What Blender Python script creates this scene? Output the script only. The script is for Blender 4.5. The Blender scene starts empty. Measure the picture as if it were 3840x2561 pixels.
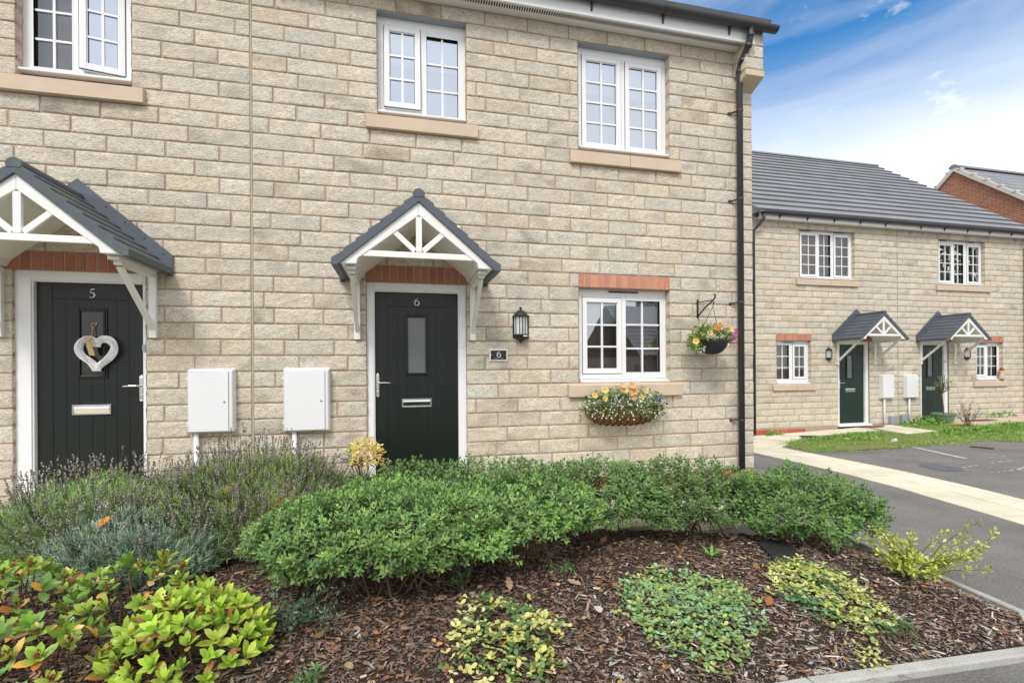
import bpy, math, random
import numpy as np
from mathutils import Vector, Matrix, noise

random.seed(7)
RNG = np.random.default_rng(11)
SC = bpy.context.scene
COL = SC.collection
R = math.radians
YM, YB = 5.03, 9.825           # front wall planes of the near and the far terrace
ZC = 1.40                      # eye height

# ------------------------------------------------------------------ camera
A = math.atan(0.2352)
ROLL = 0.0065
cam = bpy.data.cameras.new('camera')
cam.sensor_fit = 'HORIZONTAL'
cam.sensor_width = 36.0
cam.lens = 36.0 * 1820.0 / 3840.0
cam.shift_y = 104.5 / 3840.0
cam.clip_start = 0.05
cam.clip_end = 600
co = bpy.data.objects.new('camera', cam)
COL.objects.link(co)
fw = Vector((math.sin(A), math.cos(A), 0)); rt = Vector((math.cos(A), -math.sin(A), 0)); up = Vector((0, 0, 1))
cr = rt * math.cos(ROLL) - up * math.sin(ROLL)
cu = up * math.cos(ROLL) + rt * math.sin(ROLL)
co.matrix_world = Matrix(((cr.x, cu.x, -fw.x, 0), (cr.y, cu.y, -fw.y, 0), (cr.z, cu.z, -fw.z, ZC), (0, 0, 0, 1)))
SC.camera = co

# ------------------------------------------------------------------ sky, sun, exposure
SUN_EL, SUN_AZ = R(47), R(205)          # azimuth clockwise from +Y: behind the camera, a little left
w = bpy.data.worlds.new("World"); SC.world = w; w.use_nodes = True
nt = w.node_tree; nt.nodes.clear()
def N(t, **k):
    n = nt.nodes.new(t)
    for a, b in k.items(): setattr(n, a, b)
    return n
LK = lambda a, b: nt.links.new(a, b)
sky = N('ShaderNodeTexSky', sky_type='NISHITA', sun_disc=False, sun_elevation=SUN_EL, sun_rotation=SUN_AZ)
sky.air_density = 1.0; sky.dust_density = 0.4; sky.ozone_density = 2.5
tc = N('ShaderNodeTexCoord'); sep = N('ShaderNodeSeparateXYZ'); LK(tc.outputs['Generated'], sep.inputs[0])
def ramp(pts, src):
    r = N('ShaderNodeValToRGB'); e = r.color_ramp.elements
    e[0].position, e[0].color = pts[0][0], (pts[0][1],) * 3 + (1,)
    e[1].position, e[1].color = pts[-1][0], (pts[-1][1],) * 3 + (1,)
    for p, v in pts[1:-1]:
        q = e.new(p); q.color = (v,) * 3 + (1,)
    LK(src, r.inputs[0]); return r.outputs[0]
def math_(op, a, b=None, clamp=False):
    m = N('ShaderNodeMath', operation=op, use_clamp=clamp)
    for i, x in enumerate((a, b)):
        if x is None: continue
        if isinstance(x, (int, float)): m.inputs[i].default_value = x
        else: LK(x, m.inputs[i])
    return m.outputs[0]
# pale haze low down, streaky cirrus and a few small puffs higher up
haze = ramp([(0.0, 1.0), (0.27, 0.99), (0.33, 0.74), (0.39, 0.42), (0.45, 0.14), (0.50, 0.02), (0.55, 0.0), (0.60, 0.10), (0.72, 0.85), (1.0, 0.9)], sep.outputs[2])
mp = N('ShaderNodeMapping'); LK(tc.outputs['Generated'], mp.inputs[0])
mp.inputs['Rotation'].default_value = (R(8), R(-16), R(35)); mp.inputs['Scale'].default_value = (1.6, 1.6, 11)
n1 = N('ShaderNodeTexNoise'); LK(mp.outputs[0], n1.inputs['Vector'])
n1.inputs['Scale'].default_value = 1.5; n1.inputs['Detail'].default_value = 6; n1.inputs['Roughness'].default_value = .55; n1.inputs['Distortion'].default_value = .5
streak = ramp([(0.40, 0.0), (0.70, 1.0)], n1.outputs[0])
mp2 = N('ShaderNodeMapping'); LK(tc.outputs['Generated'], mp2.inputs[0]); mp2.inputs['Scale'].default_value = (1, 1, 2.2)
mp2.inputs['Location'].default_value = (.37, .21, .1)
n2 = N('ShaderNodeTexNoise'); LK(mp2.outputs[0], n2.inputs['Vector'])
n2.inputs['Scale'].default_value = 8.5; n2.inputs['Detail'].default_value = 7; n2.inputs['Roughness'].default_value = .6
puff = ramp([(0.60, 0.0), (0.78, 0.8)], n2.outputs[0])
# the half of the sky behind the camera is more clouded
back = ramp([(0.30, 0.9), (0.62, 0.0)], math_('ADD', math_('MULTIPLY', sep.outputs[1], .5), .5))
m1 = math_('MULTIPLY', streak, .24)
m2 = math_('MAXIMUM', m1, puff)
m3 = math_('MAXIMUM', m2, math_('MULTIPLY', back, .85))
inv = math_('MULTIPLY', math_('SUBTRACT', 1.0, haze), math_('SUBTRACT', 1.0, m3))
cloud = math_('SUBTRACT', 1.0, inv, True)
gam = N('ShaderNodeMix', data_type='RGBA', blend_type='MULTIPLY'); gam.inputs['Factor'].default_value = 1
LK(sky.outputs[0], gam.inputs[6]); gam.inputs[7].default_value = (0.22, 0.84, 1.16, 1)
mix = N('ShaderNodeMix', data_type='RGBA'); LK(cloud, mix.inputs['Factor'])
LK(gam.outputs[2], mix.inputs[6]); mix.inputs[7].default_value = (8.0, 7.95, 7.9, 1)
bg = N('ShaderNodeBackground'); bg.inputs[1].default_value = 0.12
LK(mix.outputs[2], bg.inputs[0])
wo = N('ShaderNodeOutputWorld'); LK(bg.outputs[0], wo.inputs[0])

sl = bpy.data.lights.new('sun', 'SUN'); sl.energy = 1.75; sl.angle = R(17); sl.color = (1.0, 0.965, 0.91)
so = bpy.data.objects.new('sun', sl); COL.objects.link(so)
sd = Vector((math.sin(SUN_AZ) * math.cos(SUN_EL), math.cos(SUN_AZ) * math.cos(SUN_EL), math.sin(SUN_EL)))
so.rotation_euler = sd.to_track_quat('Z', 'Y').to_euler()
so.location = sd * 60

vs = SC.view_settings
vs.view_transform = 'Standard'; vs.look = 'None'; vs.gamma = 1.0; vs.use_curve_mapping = False
vs.exposure = 0.50
SC.cycles.max_bounces = 8; SC.cycles.transparent_max_bounces = 24
SC.cycles.use_denoising = True

# ------------------------------------------------------------------ helpers
ORG = {}
class MB:
    def __init__(s): s.v = []; s.f = []
    def add(s, V, F):
        o = len(s.v); s.v.extend([tuple(p) for p in V]); s.f.extend([tuple(i + o for i in f) for f in F]); return s
    def box(s, x0, x1, y0, y1, z0, z1):
        V = [(x0, y0, z0), (x1, y0, z0), (x1, y1, z0), (x0, y1, z0), (x0, y0, z1), (x1, y0, z1), (x1, y1, z1), (x0, y1, z1)]
        return s.add(V, [(0, 3, 2, 1), (4, 5, 6, 7), (0, 1, 5, 4), (1, 2, 6, 5), (2, 3, 7, 6), (3, 0, 4, 7)])
    def hexa(s, V):
        return s.add(V, [(0, 3, 2, 1), (4, 5, 6, 7), (0, 1, 5, 4), (1, 2, 6, 5), (2, 3, 7, 6), (3, 0, 4, 7)])
    def prism(s, P, a, b, ax='y'):
        """polygon P (counter-clockwise seen from -axis) swept along an axis from a to b"""
        g = {'y': lambda p, t: (p[0], t, p[1]), 'x': lambda p, t: (t, p[0], p[1]), 'z': lambda p, t: (p[0], p[1], t)}[ax]
        n = len(P)
        V = [g(p, a) for p in P] + [g(p, b) for p in P]
        F = [tuple(range(n)), tuple(range(2 * n - 1, n - 1, -1))] + [(i, i + n, (i + 1) % n + n, (i + 1) % n) for i in range(n)]
        return s.add(V, F)
    def tube(s, P, r, n=8, cap=True):
        P = [Vector(p) for p in P]; rr = r if isinstance(r, (list, tuple)) else [r] * len(P)
        V = []; prev = None
        for i, p in enumerate(P):
            t = (P[min(i + 1, len(P) - 1)] - P[max(i - 1, 0)]).normalized()
            if prev is None:
                ref = Vector((0, 0, 1)) if abs(t.z) < .9 else Vector((1, 0, 0)); u = t.cross(ref).normalized()
            else:
                u = (prev - t * prev.dot(t)).normalized()
            prev = u; v = t.cross(u)
            for k in range(n):
                a = 2 * math.pi * k / n; V.append(p + (u * math.cos(a) + v * math.sin(a)) * rr[i])
        F = [(i * n + k, i * n + (k + 1) % n, (i + 1) * n + (k + 1) % n, (i + 1) * n + k) for i in range(len(P) - 1) for k in range(n)]
        if cap: F += [tuple(range(n - 1, -1, -1)), tuple((len(P) - 1) * n + k for k in range(n))]
        return s.add(V, F)
    def lathe(s, prof, c, n=24, a0=0.0, a1=2 * math.pi, sx=1.0, sy=1.0):
        full = abs(a1 - a0 - 2 * math.pi) < 1e-6; m = n if full else n + 1
        V = []
        for r, z in prof:
            for k in range(m):
                a = a0 + (a1 - a0) * k / n; V.append((c[0] + r * sx * math.cos(a), c[1] + r * sy * math.sin(a), c[2] + z))
        F = []
        for i in range(len(prof) - 1):
            for k in range(n):
                k2 = (k + 1) % m; F.append((i * m + k, i * m + k2, (i + 1) * m + k2, (i + 1) * m + k))
        return s.add(V, F)
    def ball(s, c, r, n=8, sz=1.0):
        return s.lathe([(max(1e-4, r * math.sin(math.pi * i / n)), -r * sz * math.cos(math.pi * i / n)) for i in range(n + 1)], c, n * 2 if n > 4 else n + 2)

def _link(name, me, mat, parent):
    o = bpy.data.objects.new(name, me); COL.objects.link(o)
    if mat is not None: me.materials.append(mat)
    if parent is not None:
        o.parent = parent; ORG[o.name] = ORG[parent.name]
    return o
def tag(o, label=None, cat=None, group=None, kind=None):
    for k, v in (('label', label), ('category', cat), ('group', group), ('kind', kind)):
        if v: o[k] = v
    return o
def thing(name, label, cat, loc, group=None):
    o = bpy.data.objects.new(name, None); COL.objects.link(o); o.location = loc; o.empty_display_size = .1
    ORG[o.name] = Vector(loc); return tag(o, label, cat, group)
def obj(name, mb, mat, parent=None, bevel=0, smooth=False, loc=None, seg=2, tint=None):
    """one mesh object; world coordinates in mb become local ones about the thing's base"""
    org = ORG[parent.name] if parent is not None else Vector(loc or (0, 0, 0))
    if isinstance(mb, MB):
        V = np.array(mb.v, dtype=np.float64) - np.array(org)
        me = bpy.data.meshes.new(name); me.from_pydata(V.tolist(), [], mb.f)
    else:
        me = arr_mesh(name, mb[0] - np.array(org), mb[1], mb[2] if len(mb) > 2 else None)
    if tint is not None:
        at = me.color_attributes.new('tint', 'FLOAT_COLOR', 'POINT')
        at.data.foreach_set('color', np.concatenate([np.asarray(tint), np.ones((len(tint), 1))], 1).astype(np.float32).ravel())
    if smooth: me.polygons.foreach_set('use_smooth', [True] * len(me.polygons))
    me.update()
    o = _link(name, me, mat, parent)
    if parent is None: o.location = org; ORG[o.name] = Vector(org)
    if bevel:
        b = o.modifiers.new('bevel', 'BEVEL'); b.width = bevel; b.segments = seg; b.limit_method = 'ANGLE'; b.angle_limit = R(35)
    return o
def arr_mesh(name, V, F, C=None):
    """V (n,3), F (m,k) arrays of one face size"""
    me = bpy.data.meshes.new(name)
    F = np.asarray(F, dtype=np.int32); m, k = F.shape
    me.vertices.add(len(V)); me.vertices.foreach_set('co', np.asarray(V, dtype=np.float32).ravel())
    me.loops.add(m * k); me.loops.foreach_set('vertex_index', F.ravel())
    me.polygons.add(m); me.polygons.foreach_set('loop_start', np.arange(0, m * k, k, dtype=np.int32))
    me.update(calc_edges=True)
    if C is not None:
        at = me.color_attributes.new('tint', 'FLOAT_COLOR', 'POINT')
        at.data.foreach_set('color', np.concatenate([C, np.ones((len(C), 1))], 1).astype(np.float32).ravel())
    return me

# ------------------------------------------------------------------ materials
def M(name, col=(.5, .5, .5), rough=.5, spec=.5, metal=0., attr=False, var=0., vs_=6., var2=0., vs2=60., bump=0., bs=80., bd=.004,
      stretch=None, rot=None, trans=0., col2=None, c2s=2., c2w=(.5, .65), coat=0.):
    m = bpy.data.materials.new(name); m.use_nodes = True
    t = m.node_tree; t.nodes.clear(); L = t.links.new
    def Nn(k, **kw):
        n = t.nodes.new(k)
        for a, b in kw.items(): setattr(n, a, b)
        return n
    out = Nn('ShaderNodeOutputMaterial'); P = Nn('ShaderNodeBsdfPrincipled')
    P.inputs['Roughness'].default_value = rough; P.inputs['Metallic'].default_value = metal
    P.inputs['Specular IOR Level'].default_value = spec; P.inputs['Coat Weight'].default_value = coat
    tcn = Nn('ShaderNodeTexCoord'); mpn = Nn('ShaderNodeMapping'); L(tcn.outputs['Object'], mpn.inputs[0])
    if stretch: mpn.inputs['Scale'].default_value = stretch
    if rot: mpn.inputs['Rotation'].default_value = rot
    if attr:
        c = Nn('ShaderNodeAttribute', attribute_name='tint').outputs['Color']
    else:
        rgb = Nn('ShaderNodeRGB'); rgb.outputs[0].default_value = (*col, 1); c = rgb.outputs[0]
    def noise_(sc, det=5, ro=.6):
        n = Nn('ShaderNodeTexNoise'); L(mpn.outputs[0], n.inputs['Vector'])
        n.inputs['Scale'].default_value = sc; n.inputs['Detail'].default_value = det; n.inputs['Roughness'].default_value = ro
        return n.outputs[0]
    def rng(x, a, b, c0, d):
        n = Nn('ShaderNodeMapRange'); L(x, n.inputs[0])
        for i, v in enumerate((a, b, c0, d)): n.inputs[i + 1].default_value = v
        return n.outputs[0]
    if col2 is not None:
        mx = Nn('ShaderNodeMix', data_type='RGBA'); L(rng(noise_(c2s), c2w[0], c2w[1], 0, 1), mx.inputs['Factor'])
        L(c, mx.inputs[6]); mx.inputs[7].default_value = (*col2, 1); c = mx.outputs[2]
    for va, sc in ((var, vs_), (var2, vs2)):
        if va:
            mx = Nn('ShaderNodeVectorMath', operation='SCALE'); L(c, mx.inputs[0])
            L(rng(noise_(sc), .25, .75, 1 - va, 1 + va), mx.inputs['Scale']); c = mx.outputs[0]
    L(c, P.inputs['Base Color'])
    if bump:
        b = Nn('ShaderNodeBump'); b.inputs['Strength'].default_value = bump; b.inputs['Distance'].default_value = bd
        L(noise_(bs, 6, .65), b.inputs['Height']); L(b.outputs[0], P.inputs['Normal'])
    sh = P.outputs[0]
    if trans:
        T = Nn('ShaderNodeBsdfTranslucent'); L(c, T.inputs[0]); mx = Nn('ShaderNodeMixShader'); mx.inputs[0].default_value = trans
        L(P.outputs[0], mx.inputs[1]); L(T.outputs[0], mx.inputs[2]); sh = mx.outputs[0]
    L(sh, out.inputs[0]); return m

def glass(name, r0, tint=(.9, .95, 1.0)):
    m = bpy.data.materials.new(name); m.use_nodes = True
    t = m.node_tree; t.nodes.clear(); L = t.links.new
    out = t.nodes.new('ShaderNodeOutputMaterial'); g = t.nodes.new('ShaderNodeBsdfGlossy'); g.inputs['Roughness'].default_value = 0.0
    g.inputs[0].default_value = (*tint, 1)
    tr = t.nodes.new('ShaderNodeBsdfTransparent'); tr.inputs[0].default_value = (.86, .9, .9, 1)
    fr = t.nodes.new('ShaderNodeFresnel'); fr.inputs[0].default_value = 1.5
    mr = t.nodes.new('ShaderNodeMapRange'); L(fr.outputs[0], mr.inputs[0])
    mr.inputs[1].default_value = .04; mr.inputs[2].default_value = 1; mr.inputs[3].default_value = r0; mr.inputs[4].default_value = 1
    # very slight waviness of float glass
    tcn = t.nodes.new('ShaderNodeTexCoord'); nz = t.nodes.new('ShaderNodeTexNoise'); nz.inputs['Scale'].default_value = 2.5
    L(tcn.outputs['Object'], nz.inputs['Vector'])
    b = t.nodes.new('ShaderNodeBump'); b.inputs['Strength'].default_value = .02; b.inputs['Distance'].default_value = .02
    L(nz.outputs[0], b.inputs['Height']); L(b.outputs[0], g.inputs['Normal'])
    mx = t.nodes.new('ShaderNodeMixShader'); L(mr.outputs[0], mx.inputs[0]); L(tr.outputs[0], mx.inputs[1]); L(g.outputs[0], mx.inputs[2])
    L(mx.outputs[0], out.inputs[0]); return m

STONE = M('split_stone', attr=True, rough=.9, spec=.2, var=.05, vs_=7, var2=.34, vs2=44, bump=.9, bs=40, bd=.018, col2=(.50, .47, .395), c2s=17, c2w=(.50, .68),
          stretch=(1, 1, 2.3), rot=(0, R(35), 0))
PALEMORTAR = M('pale_mortar', (.60, .50, .41), .95, .1)
MORTAR = M('pink_mortar', (.45, .33, .26), .95, .1, var=.15, vs_=9, var2=.12, vs2=90, bump=.5, bs=150)
CASTSTONE = M('cast_stone', (.58, .47, .35), .85, .2, var=.07, vs_=5, var2=.05, vs2=120, bump=.25, bs=300, bd=.002)
UPVC = M('white_upvc', (.81, .81, .82), .28, .5, var=.02, vs_=3)
WHITEGRP = M('white_fibreglass', (.81, .805, .785), .35, .5, var=.03, vs_=2.5, var2=.02, vs2=40)
BOXWHITE = M('white_meter_plastic', (.76, .76, .775), .45, .4, var=.02, vs_=4)
BRICK = M('red_brick', attr=True, rough=.9, spec=.2, var=.10, vs_=18, var2=.10, vs2=160, bump=.35, bs=220, bd=.003)
GREYGRP = M('grey_canopy_tile', (.088, .102, .124), .55, .4, var=.18, vs_=4, var2=.1, vs2=60, bump=.25, bs=120, bd=.003)
GREYMOSS = M('mossy_canopy_tile', (.085, .098, .118), .6, .4, var=.18, vs_=4, col2=(.12, .14, .075), c2s=7, c2w=(.50, .70), bump=.3, bs=120, bd=.003)
ROOFTILE = M('slate_grey_tile', (.215, .22, .236), .6, .5, var=.16, vs_=1.4, var2=.10, vs2=14, bump=.25, bs=60, bd=.004)
BLACKPVC = M('dark_rainwater_plastic', (.042, .040, .045), .38, .5, var=.08, vs_=3)
DOORBLK = M('black_woodgrain_door', (.0075, .0112, .0095), .34, .42, bump=.25, bs=55, bd=.003, stretch=(9, 1, 1), var=.15, vs_=8)
DOORGRN = M('dark_green_door', (.007, .022, .018), .35, .5, bump=.2, bs=55, bd=.003, stretch=(9, 1, 1), var=.12, vs_=8)
CHROME = M('polished_chrome', (.78, .78, .77), .14, .5, metal=1.0)
LETTERW = M('silver_white_figure', (.80, .80, .78), .35, .5)
CASTIRON = M('black_cast_metal', (.016, .0155, .016), .42, .5, var=.2, vs_=30, bump=.2, bs=200, bd=.001)
GASKET_SHADE = M('dark_gasket_and_shade', (.02, .02, .022), .6, .3)  # gaskets, vent slots and the painted shade round the sashes
BLIND = M('white_blind', (.88, .88, .87), .8, .2)
ROOM = M('pale_room', (.30, .31, .30), .9, .1, var=.1, vs_=1.5)
CURTAIN = M('pale_curtain', (.84, .82, .84), .9, .1, var=.10, vs_=14, stretch=(3, 1, .15))
GLASS_UP = glass('window_glass_upper', .60, (.92, .95, 1.0))
GLASS_LO = glass('window_glass_lower', .36)
GLASS_FAR = glass('window_glass_far', .10)
DOORGLASS = M('frosted_door_glass', (.15, .16, .162), .16, .6)
DOORGLASS_DARK = M('dark_door_glass', (.016, .016, .015), .1, .6)
ASPHALT = M('tarmac', (.20, .193, .185), .93, .2, var=.16, vs_=1.6, var2=.46, vs2=75, col2=(.15, .145, .14), c2s=.9, c2w=(.50, .72), bump=.8, bs=160, bd=.008)
PAVE = M('buff_paving', attr=True, rough=.9, spec=.2, var=.13, vs_=2.2, var2=.16, vs2=70, bump=.3, bs=160, bd=.003)
KERB = M('concrete_edging', (.40, .395, .37), .95, .2, var=.18, vs_=6, var2=.16, vs2=90, bump=.5, bs=140, bd=.004)
SOIL = M('dark_mulch_soil', (.065, .043, .033), .95, .2, var=.45, vs_=22, var2=.4, vs2=90, bump=1., bs=70, bd=.03)
CHIP = M('bark_chip', attr=True, rough=.85, spec=.25, var=.2, vs_=60)
LEAFM = M('leaf', attr=True, rough=.5, spec=.4, trans=.22, var=.12, vs_=40)
LEAFG = M('glossy_leaf', attr=True, rough=.34, spec=.5, trans=.25, var=.13, vs_=25)
DRY = M('dry_leaf', attr=True, rough=.75, spec=.2, trans=.15, var=.2, vs_=50)
PETAL = M('petal', attr=True, rough=.6, spec=.2, trans=.3)
TWIG = M('grey_brown_twig', (.125, .088, .058), .9, .2, var=.3, vs_=30)
WHITETWIG = M('white_painted_willow', (.88, .88, .88), .6, .3, var=.08, vs_=40)
HESSIAN = M('hessian', (.48, .35, .20), .95, .1, var=.15, vs_=60, bump=.4, bs=300, bd=.002)
COIR = M('coconut_liner', (.21, .105, .062), .95, .1, var=.4, vs_=30, bump=1., bs=120, bd=.01)
WICKER = M('dark_woven_basket', (.018, .019, .024), .6, .4, bump=.5, bs=90, bd=.004)
MATM = M('grey_brown_mat', (.13, .105, .095), .95, .1, var=.2, vs_=40, bump=.8, bs=200, bd=.005)
MATR = M('red_brown_mat', (.20, .105, .07), .95, .1, var=.2, vs_=40)
WHITEPAINT = M('worn_road_paint', (.50, .50, .47), .85, .2, var=.2, vs_=10)
GREYBOX = M('grey_plastic_box', (.30, .34, .38), .6, .4)
POTGRN = M('green_glazed_pot', (.16, .24, .15), .35, .5, var=.1, vs_=8)
TINTS = [(.70, .62, .505), (.665, .61, .515), (.70, .60, .46), (.70, .63, .53)]
# ------------------------------------------------------------------ stone walling
def clip_runs(u0, u1, holes):
    runs = [(u0, u1)]
    for a, b in holes:
        nr = []
        for p, q in runs:
            if b <= p or a >= q: nr.append((p, q)); continue
            if a > p: nr.append((p, a))
            if b < q: nr.append((b, q))
        runs = nr
    return runs
def stone_blocks(u0, u1, z0, n, pitch, holes, place, seed, step=.034, blk=.459, amp=.0075, joint=.0135, snap=None):
    """split-faced blocks laid in half bond; place(u, out, z) -> xyz. Returns verts, quads, tints"""
    rg = random.Random(seed); V = []; F = []; T = []
    for k in range(n):
        za = z0 + k * pitch; zb = za + pitch; zm = (za + zb) / 2
        hs = [(a, b) for a, b, c, d in holes if c < zm < d]
        off = (k % 2) * blk / 2 + rg.uniform(-.03, .03) + rg.choice((0, 0, 0, .11))
        xs = []; x = (math.floor(u0 / blk) - 1) * blk + off
        while x < u1 + blk: xs.append(x + rg.uniform(-.012, .012)); x += blk
        for p, q in clip_runs(u0, u1, hs):
            cuts = [p] + [c for c in xs if p + .085 < c < q - .085] + [q]
            for a, b in zip(cuts, cuts[1:]):
                j = joint + rg.uniform(-.002, .004)
                a2 = a + (j / 2 if a != p or p in [h[1] for h in hs] and False else 0) + (0 if a != u0 else 0); b2 = b - (j / 2 if b != q else 0)
                if b2 - a2 < .03: continue
                zj = joint / 2
                nx = max(3, int((b2 - a2) / step)); nz = max(3, int(round((pitch - joint) / (step * .8))))
                base = len(V); s1 = rg.uniform(0, 100); tilt = rg.uniform(-.004, .004); bulge = rg.uniform(.2, 1.0)
                # tint of the block: buff, some grey-green, a few ochre
                r = rg.random(); lum = rg.uniform(.92, 1.06)
                c = TINTS[1] if r < .15 else TINTS[2] if r < .27 else TINTS[3] if r < .42 else TINTS[0]
                c = [v * lum for v in c]; dk = rg.uniform(0, 1) ** 2
                ex_, ez_ = .006 / (b2 - a2), .006 / (pitch - joint)
                gx = [0, ex_] + [i / nx for i in range(1, nx)] + [1 - ex_, 1]; gzz = [0, ez_] + [i / nz for i in range(1, nz)] + [1 - ez_, 1]
                nx, nz = len(gx) - 1, len(gzz) - 1
                for iz in range(nz + 1):
                    for ix in range(nx + 1):
                        fx, fz = gx[ix], gzz[iz]
                        e = min(fx * (b2 - a2), (1 - fx) * (b2 - a2), fz * (pitch - joint), (1 - fz) * (pitch - joint))
                        edge = min(1, .62 + e / .03) if e > 1e-6 else .1
                        uu = a2 + fx * (b2 - a2); zz = za + zj + fz * (pitch - joint)
                        q1 = Vector((uu * 9 + s1, zz * 16, s1)); q2 = Vector(((uu + zz * .7) * 30, (zz * 1.2 + uu * .5) * 66, s1))
                        nn = noise.noise(q1); n2_ = noise.noise(q2)
                        h = edge * (.003 + amp * (bulge * .25 + .6 * nn + .95 * n2_)) + tilt * (fx - .5) * 2
                        ir = (noise.noise(Vector((uu * 26, zz * 26, s1 + 9)))) * .0042 * (1 - edge)
                        du = ir if 0 < ix < nx else 0; dz = ir if iz in (0, nz) else 0
                        V.append(place(uu + du, h, zz + dz))
                        # weathering marks: dark grey-green speckle in drifts on some blocks
                        dr = max(0, noise.noise(Vector((uu * 5, zz * 8, s1 + 5))) + .10) * dk * .72 + max(0, n2_ - .1) * .6 * (.25 + dk)
                        g = max(.45, 1 - .8 * dr) * (1 + .20 * n2_ + .10 * nn)
                        k2 = max(0, noise.noise(Vector((uu * 4 + 7, zz * 7, s1 + 2)))); T.append((c[0] * g * (1 - .10 * k2), c[1] * g * (1 - .03 * k2), c[2] * g * (1 + .02 * k2)))
                W = nx + 1
                for iz in range(nz):
                    for ix in range(nx):
                        i = base + iz * W + ix; F.append((i, i + 1, i + W + 1, i + W))
                # sides back to the mortar bed
                ring = [base + ix for ix in range(W)] + [base + iz * W + nx for iz in range(1, nz + 1)] + \
                       [base + nz * W + ix for ix in range(nx - 1, -1, -1)] + [base + iz * W for iz in range(nz - 1, 0, -1)]
                b0 = len(V)
                for i in ring:
                    uu = None
                    V.append(None); T.append(T[i])
                for t, i in enumerate(ring):
                    V[b0 + t] = ('back', V[i])
                for t in range(len(ring)):
                    t2 = (t + 1) % len(ring); F.append((ring[t2], ring[t], b0 + t, b0 + t2))
    return V, F, T
def wall_part(root, u0, u1, z0, n, pitch, holes, axis, plane, seed, step, amp=.0075, depth=.02):
    """axis 'y': wall in XZ facing -Y at y=plane;  '+x' / '-x': wall in YZ facing that way"""
    if axis == 'y': place = lambda u, o, z: (u, plane - o, z); bk = lambda p: (p[0], plane + depth, p[2])
    elif axis == '+x': place = lambda u, o, z: (plane + o, u, z); bk = lambda p: (plane - depth, p[1], p[2])
    else: place = lambda u, o, z: (plane - o, u, z); bk = lambda p: (plane + depth, p[1], p[2])
    V, F, T = stone_blocks(u0, u1, z0, n, pitch, holes, place, seed, step, amp=amp)
    V = [bk(v[1]) if v[0] == 'back' else v for v in V]
    return obj('stone_wall', (np.array(V, dtype=np.float64), np.array(F, dtype=np.int32), np.array(T)), STONE, root)
def mortar_part(parent, u0, u1, z0, z1, holes, y, deep, rec=.005):
    """the jointed bed behind the blocks, with reveals round every opening"""
    mb = MB(); us = sorted({u0, u1, *[h[0] for h in holes], *[h[1] for h in holes]}); zs = sorted({z0, z1, *[h[2] for h in holes], *[h[3] for h in holes]})
    inside = lambda u, z: any(h[0] < u < h[1] and h[2] < z < h[3] for h in holes)
    for a, b in zip(us, us[1:]):
        for c, d in zip(zs, zs[1:]):
            if not inside((a + b) / 2, (c + d) / 2):
                mb.add([(a, y + rec, c), (b, y + rec, c), (b, y + rec, d), (a, y + rec, d)], [(0, 1, 2, 3)])
                mb.add([(a, y + deep, c), (b, y + deep, c), (b, y + deep, d), (a, y + deep, d)], [(3, 2, 1, 0)])
    for a, b, c, d in holes:
        e = y + rec; g = y + deep
        mb.add([(a, e, c), (a, g, c), (a, g, d), (a, e, d)], [(0, 1, 2, 3)]); mb.add([(b, e, c), (b, g, c), (b, g, d), (b, e, d)], [(3, 2, 1, 0)])
        mb.add([(a, e, d), (a, g, d), (b, g, d), (b, e, d)], [(0, 1, 2, 3)]); mb.add([(a, e, c), (a, g, c), (b, g, c), (b, e, c)], [(3, 2, 1, 0)])
    return obj('mortar_bed', mb, MORTAR, parent)
def reveal_stones(root, holes, y, pitch, z0, seed, w=.10):
    """side faces of the blocks returned into each opening, one mesh per jamb"""
    rg = random.Random(seed)
    for a, b, c, d in holes:
        for x, s in ((a, 1), (b, -1)):
            V = []; F = []; T = []; k = round((c - z0) / pitch)
            while z0 + k * pitch < d - .03:
                za, zb = z0 + k * pitch + (.005 if V else 0), z0 + (k + 1) * pitch; base = len(V)
                cc = [v * rg.uniform(.86, 1.05) for v in TINTS[0]]
                for iz in range(5):
                    for iy in range(4):
                        yy = y - .003 + w * iy / 3; zz = za + (zb - za) * iz / 4; g = .6 if iz in (0, 4) else 1
                        V.append((x + s * ((.004 if g == 1 else -.001) + .005 * noise.noise(Vector((yy * 40, zz * 40, k + x)))), yy, zz)); T.append([v * g for v in cc])
                for iz in range(4):
                    for iy in range(3):
                        i = base + iz * 4 + iy; q = (i, i + 1, i + 5, i + 4); F.append(q if s > 0 else q[::-1])
                if base:
                    for iy in range(3):
                        q = (base - 4 + iy, base - 3 + iy, base + 1 + iy, base + iy); F.append(q if s > 0 else q[::-1])
                k += 1
            obj('reveal_stones', (np.array(V), np.array(F), np.array(T)), STONE, root)

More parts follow.
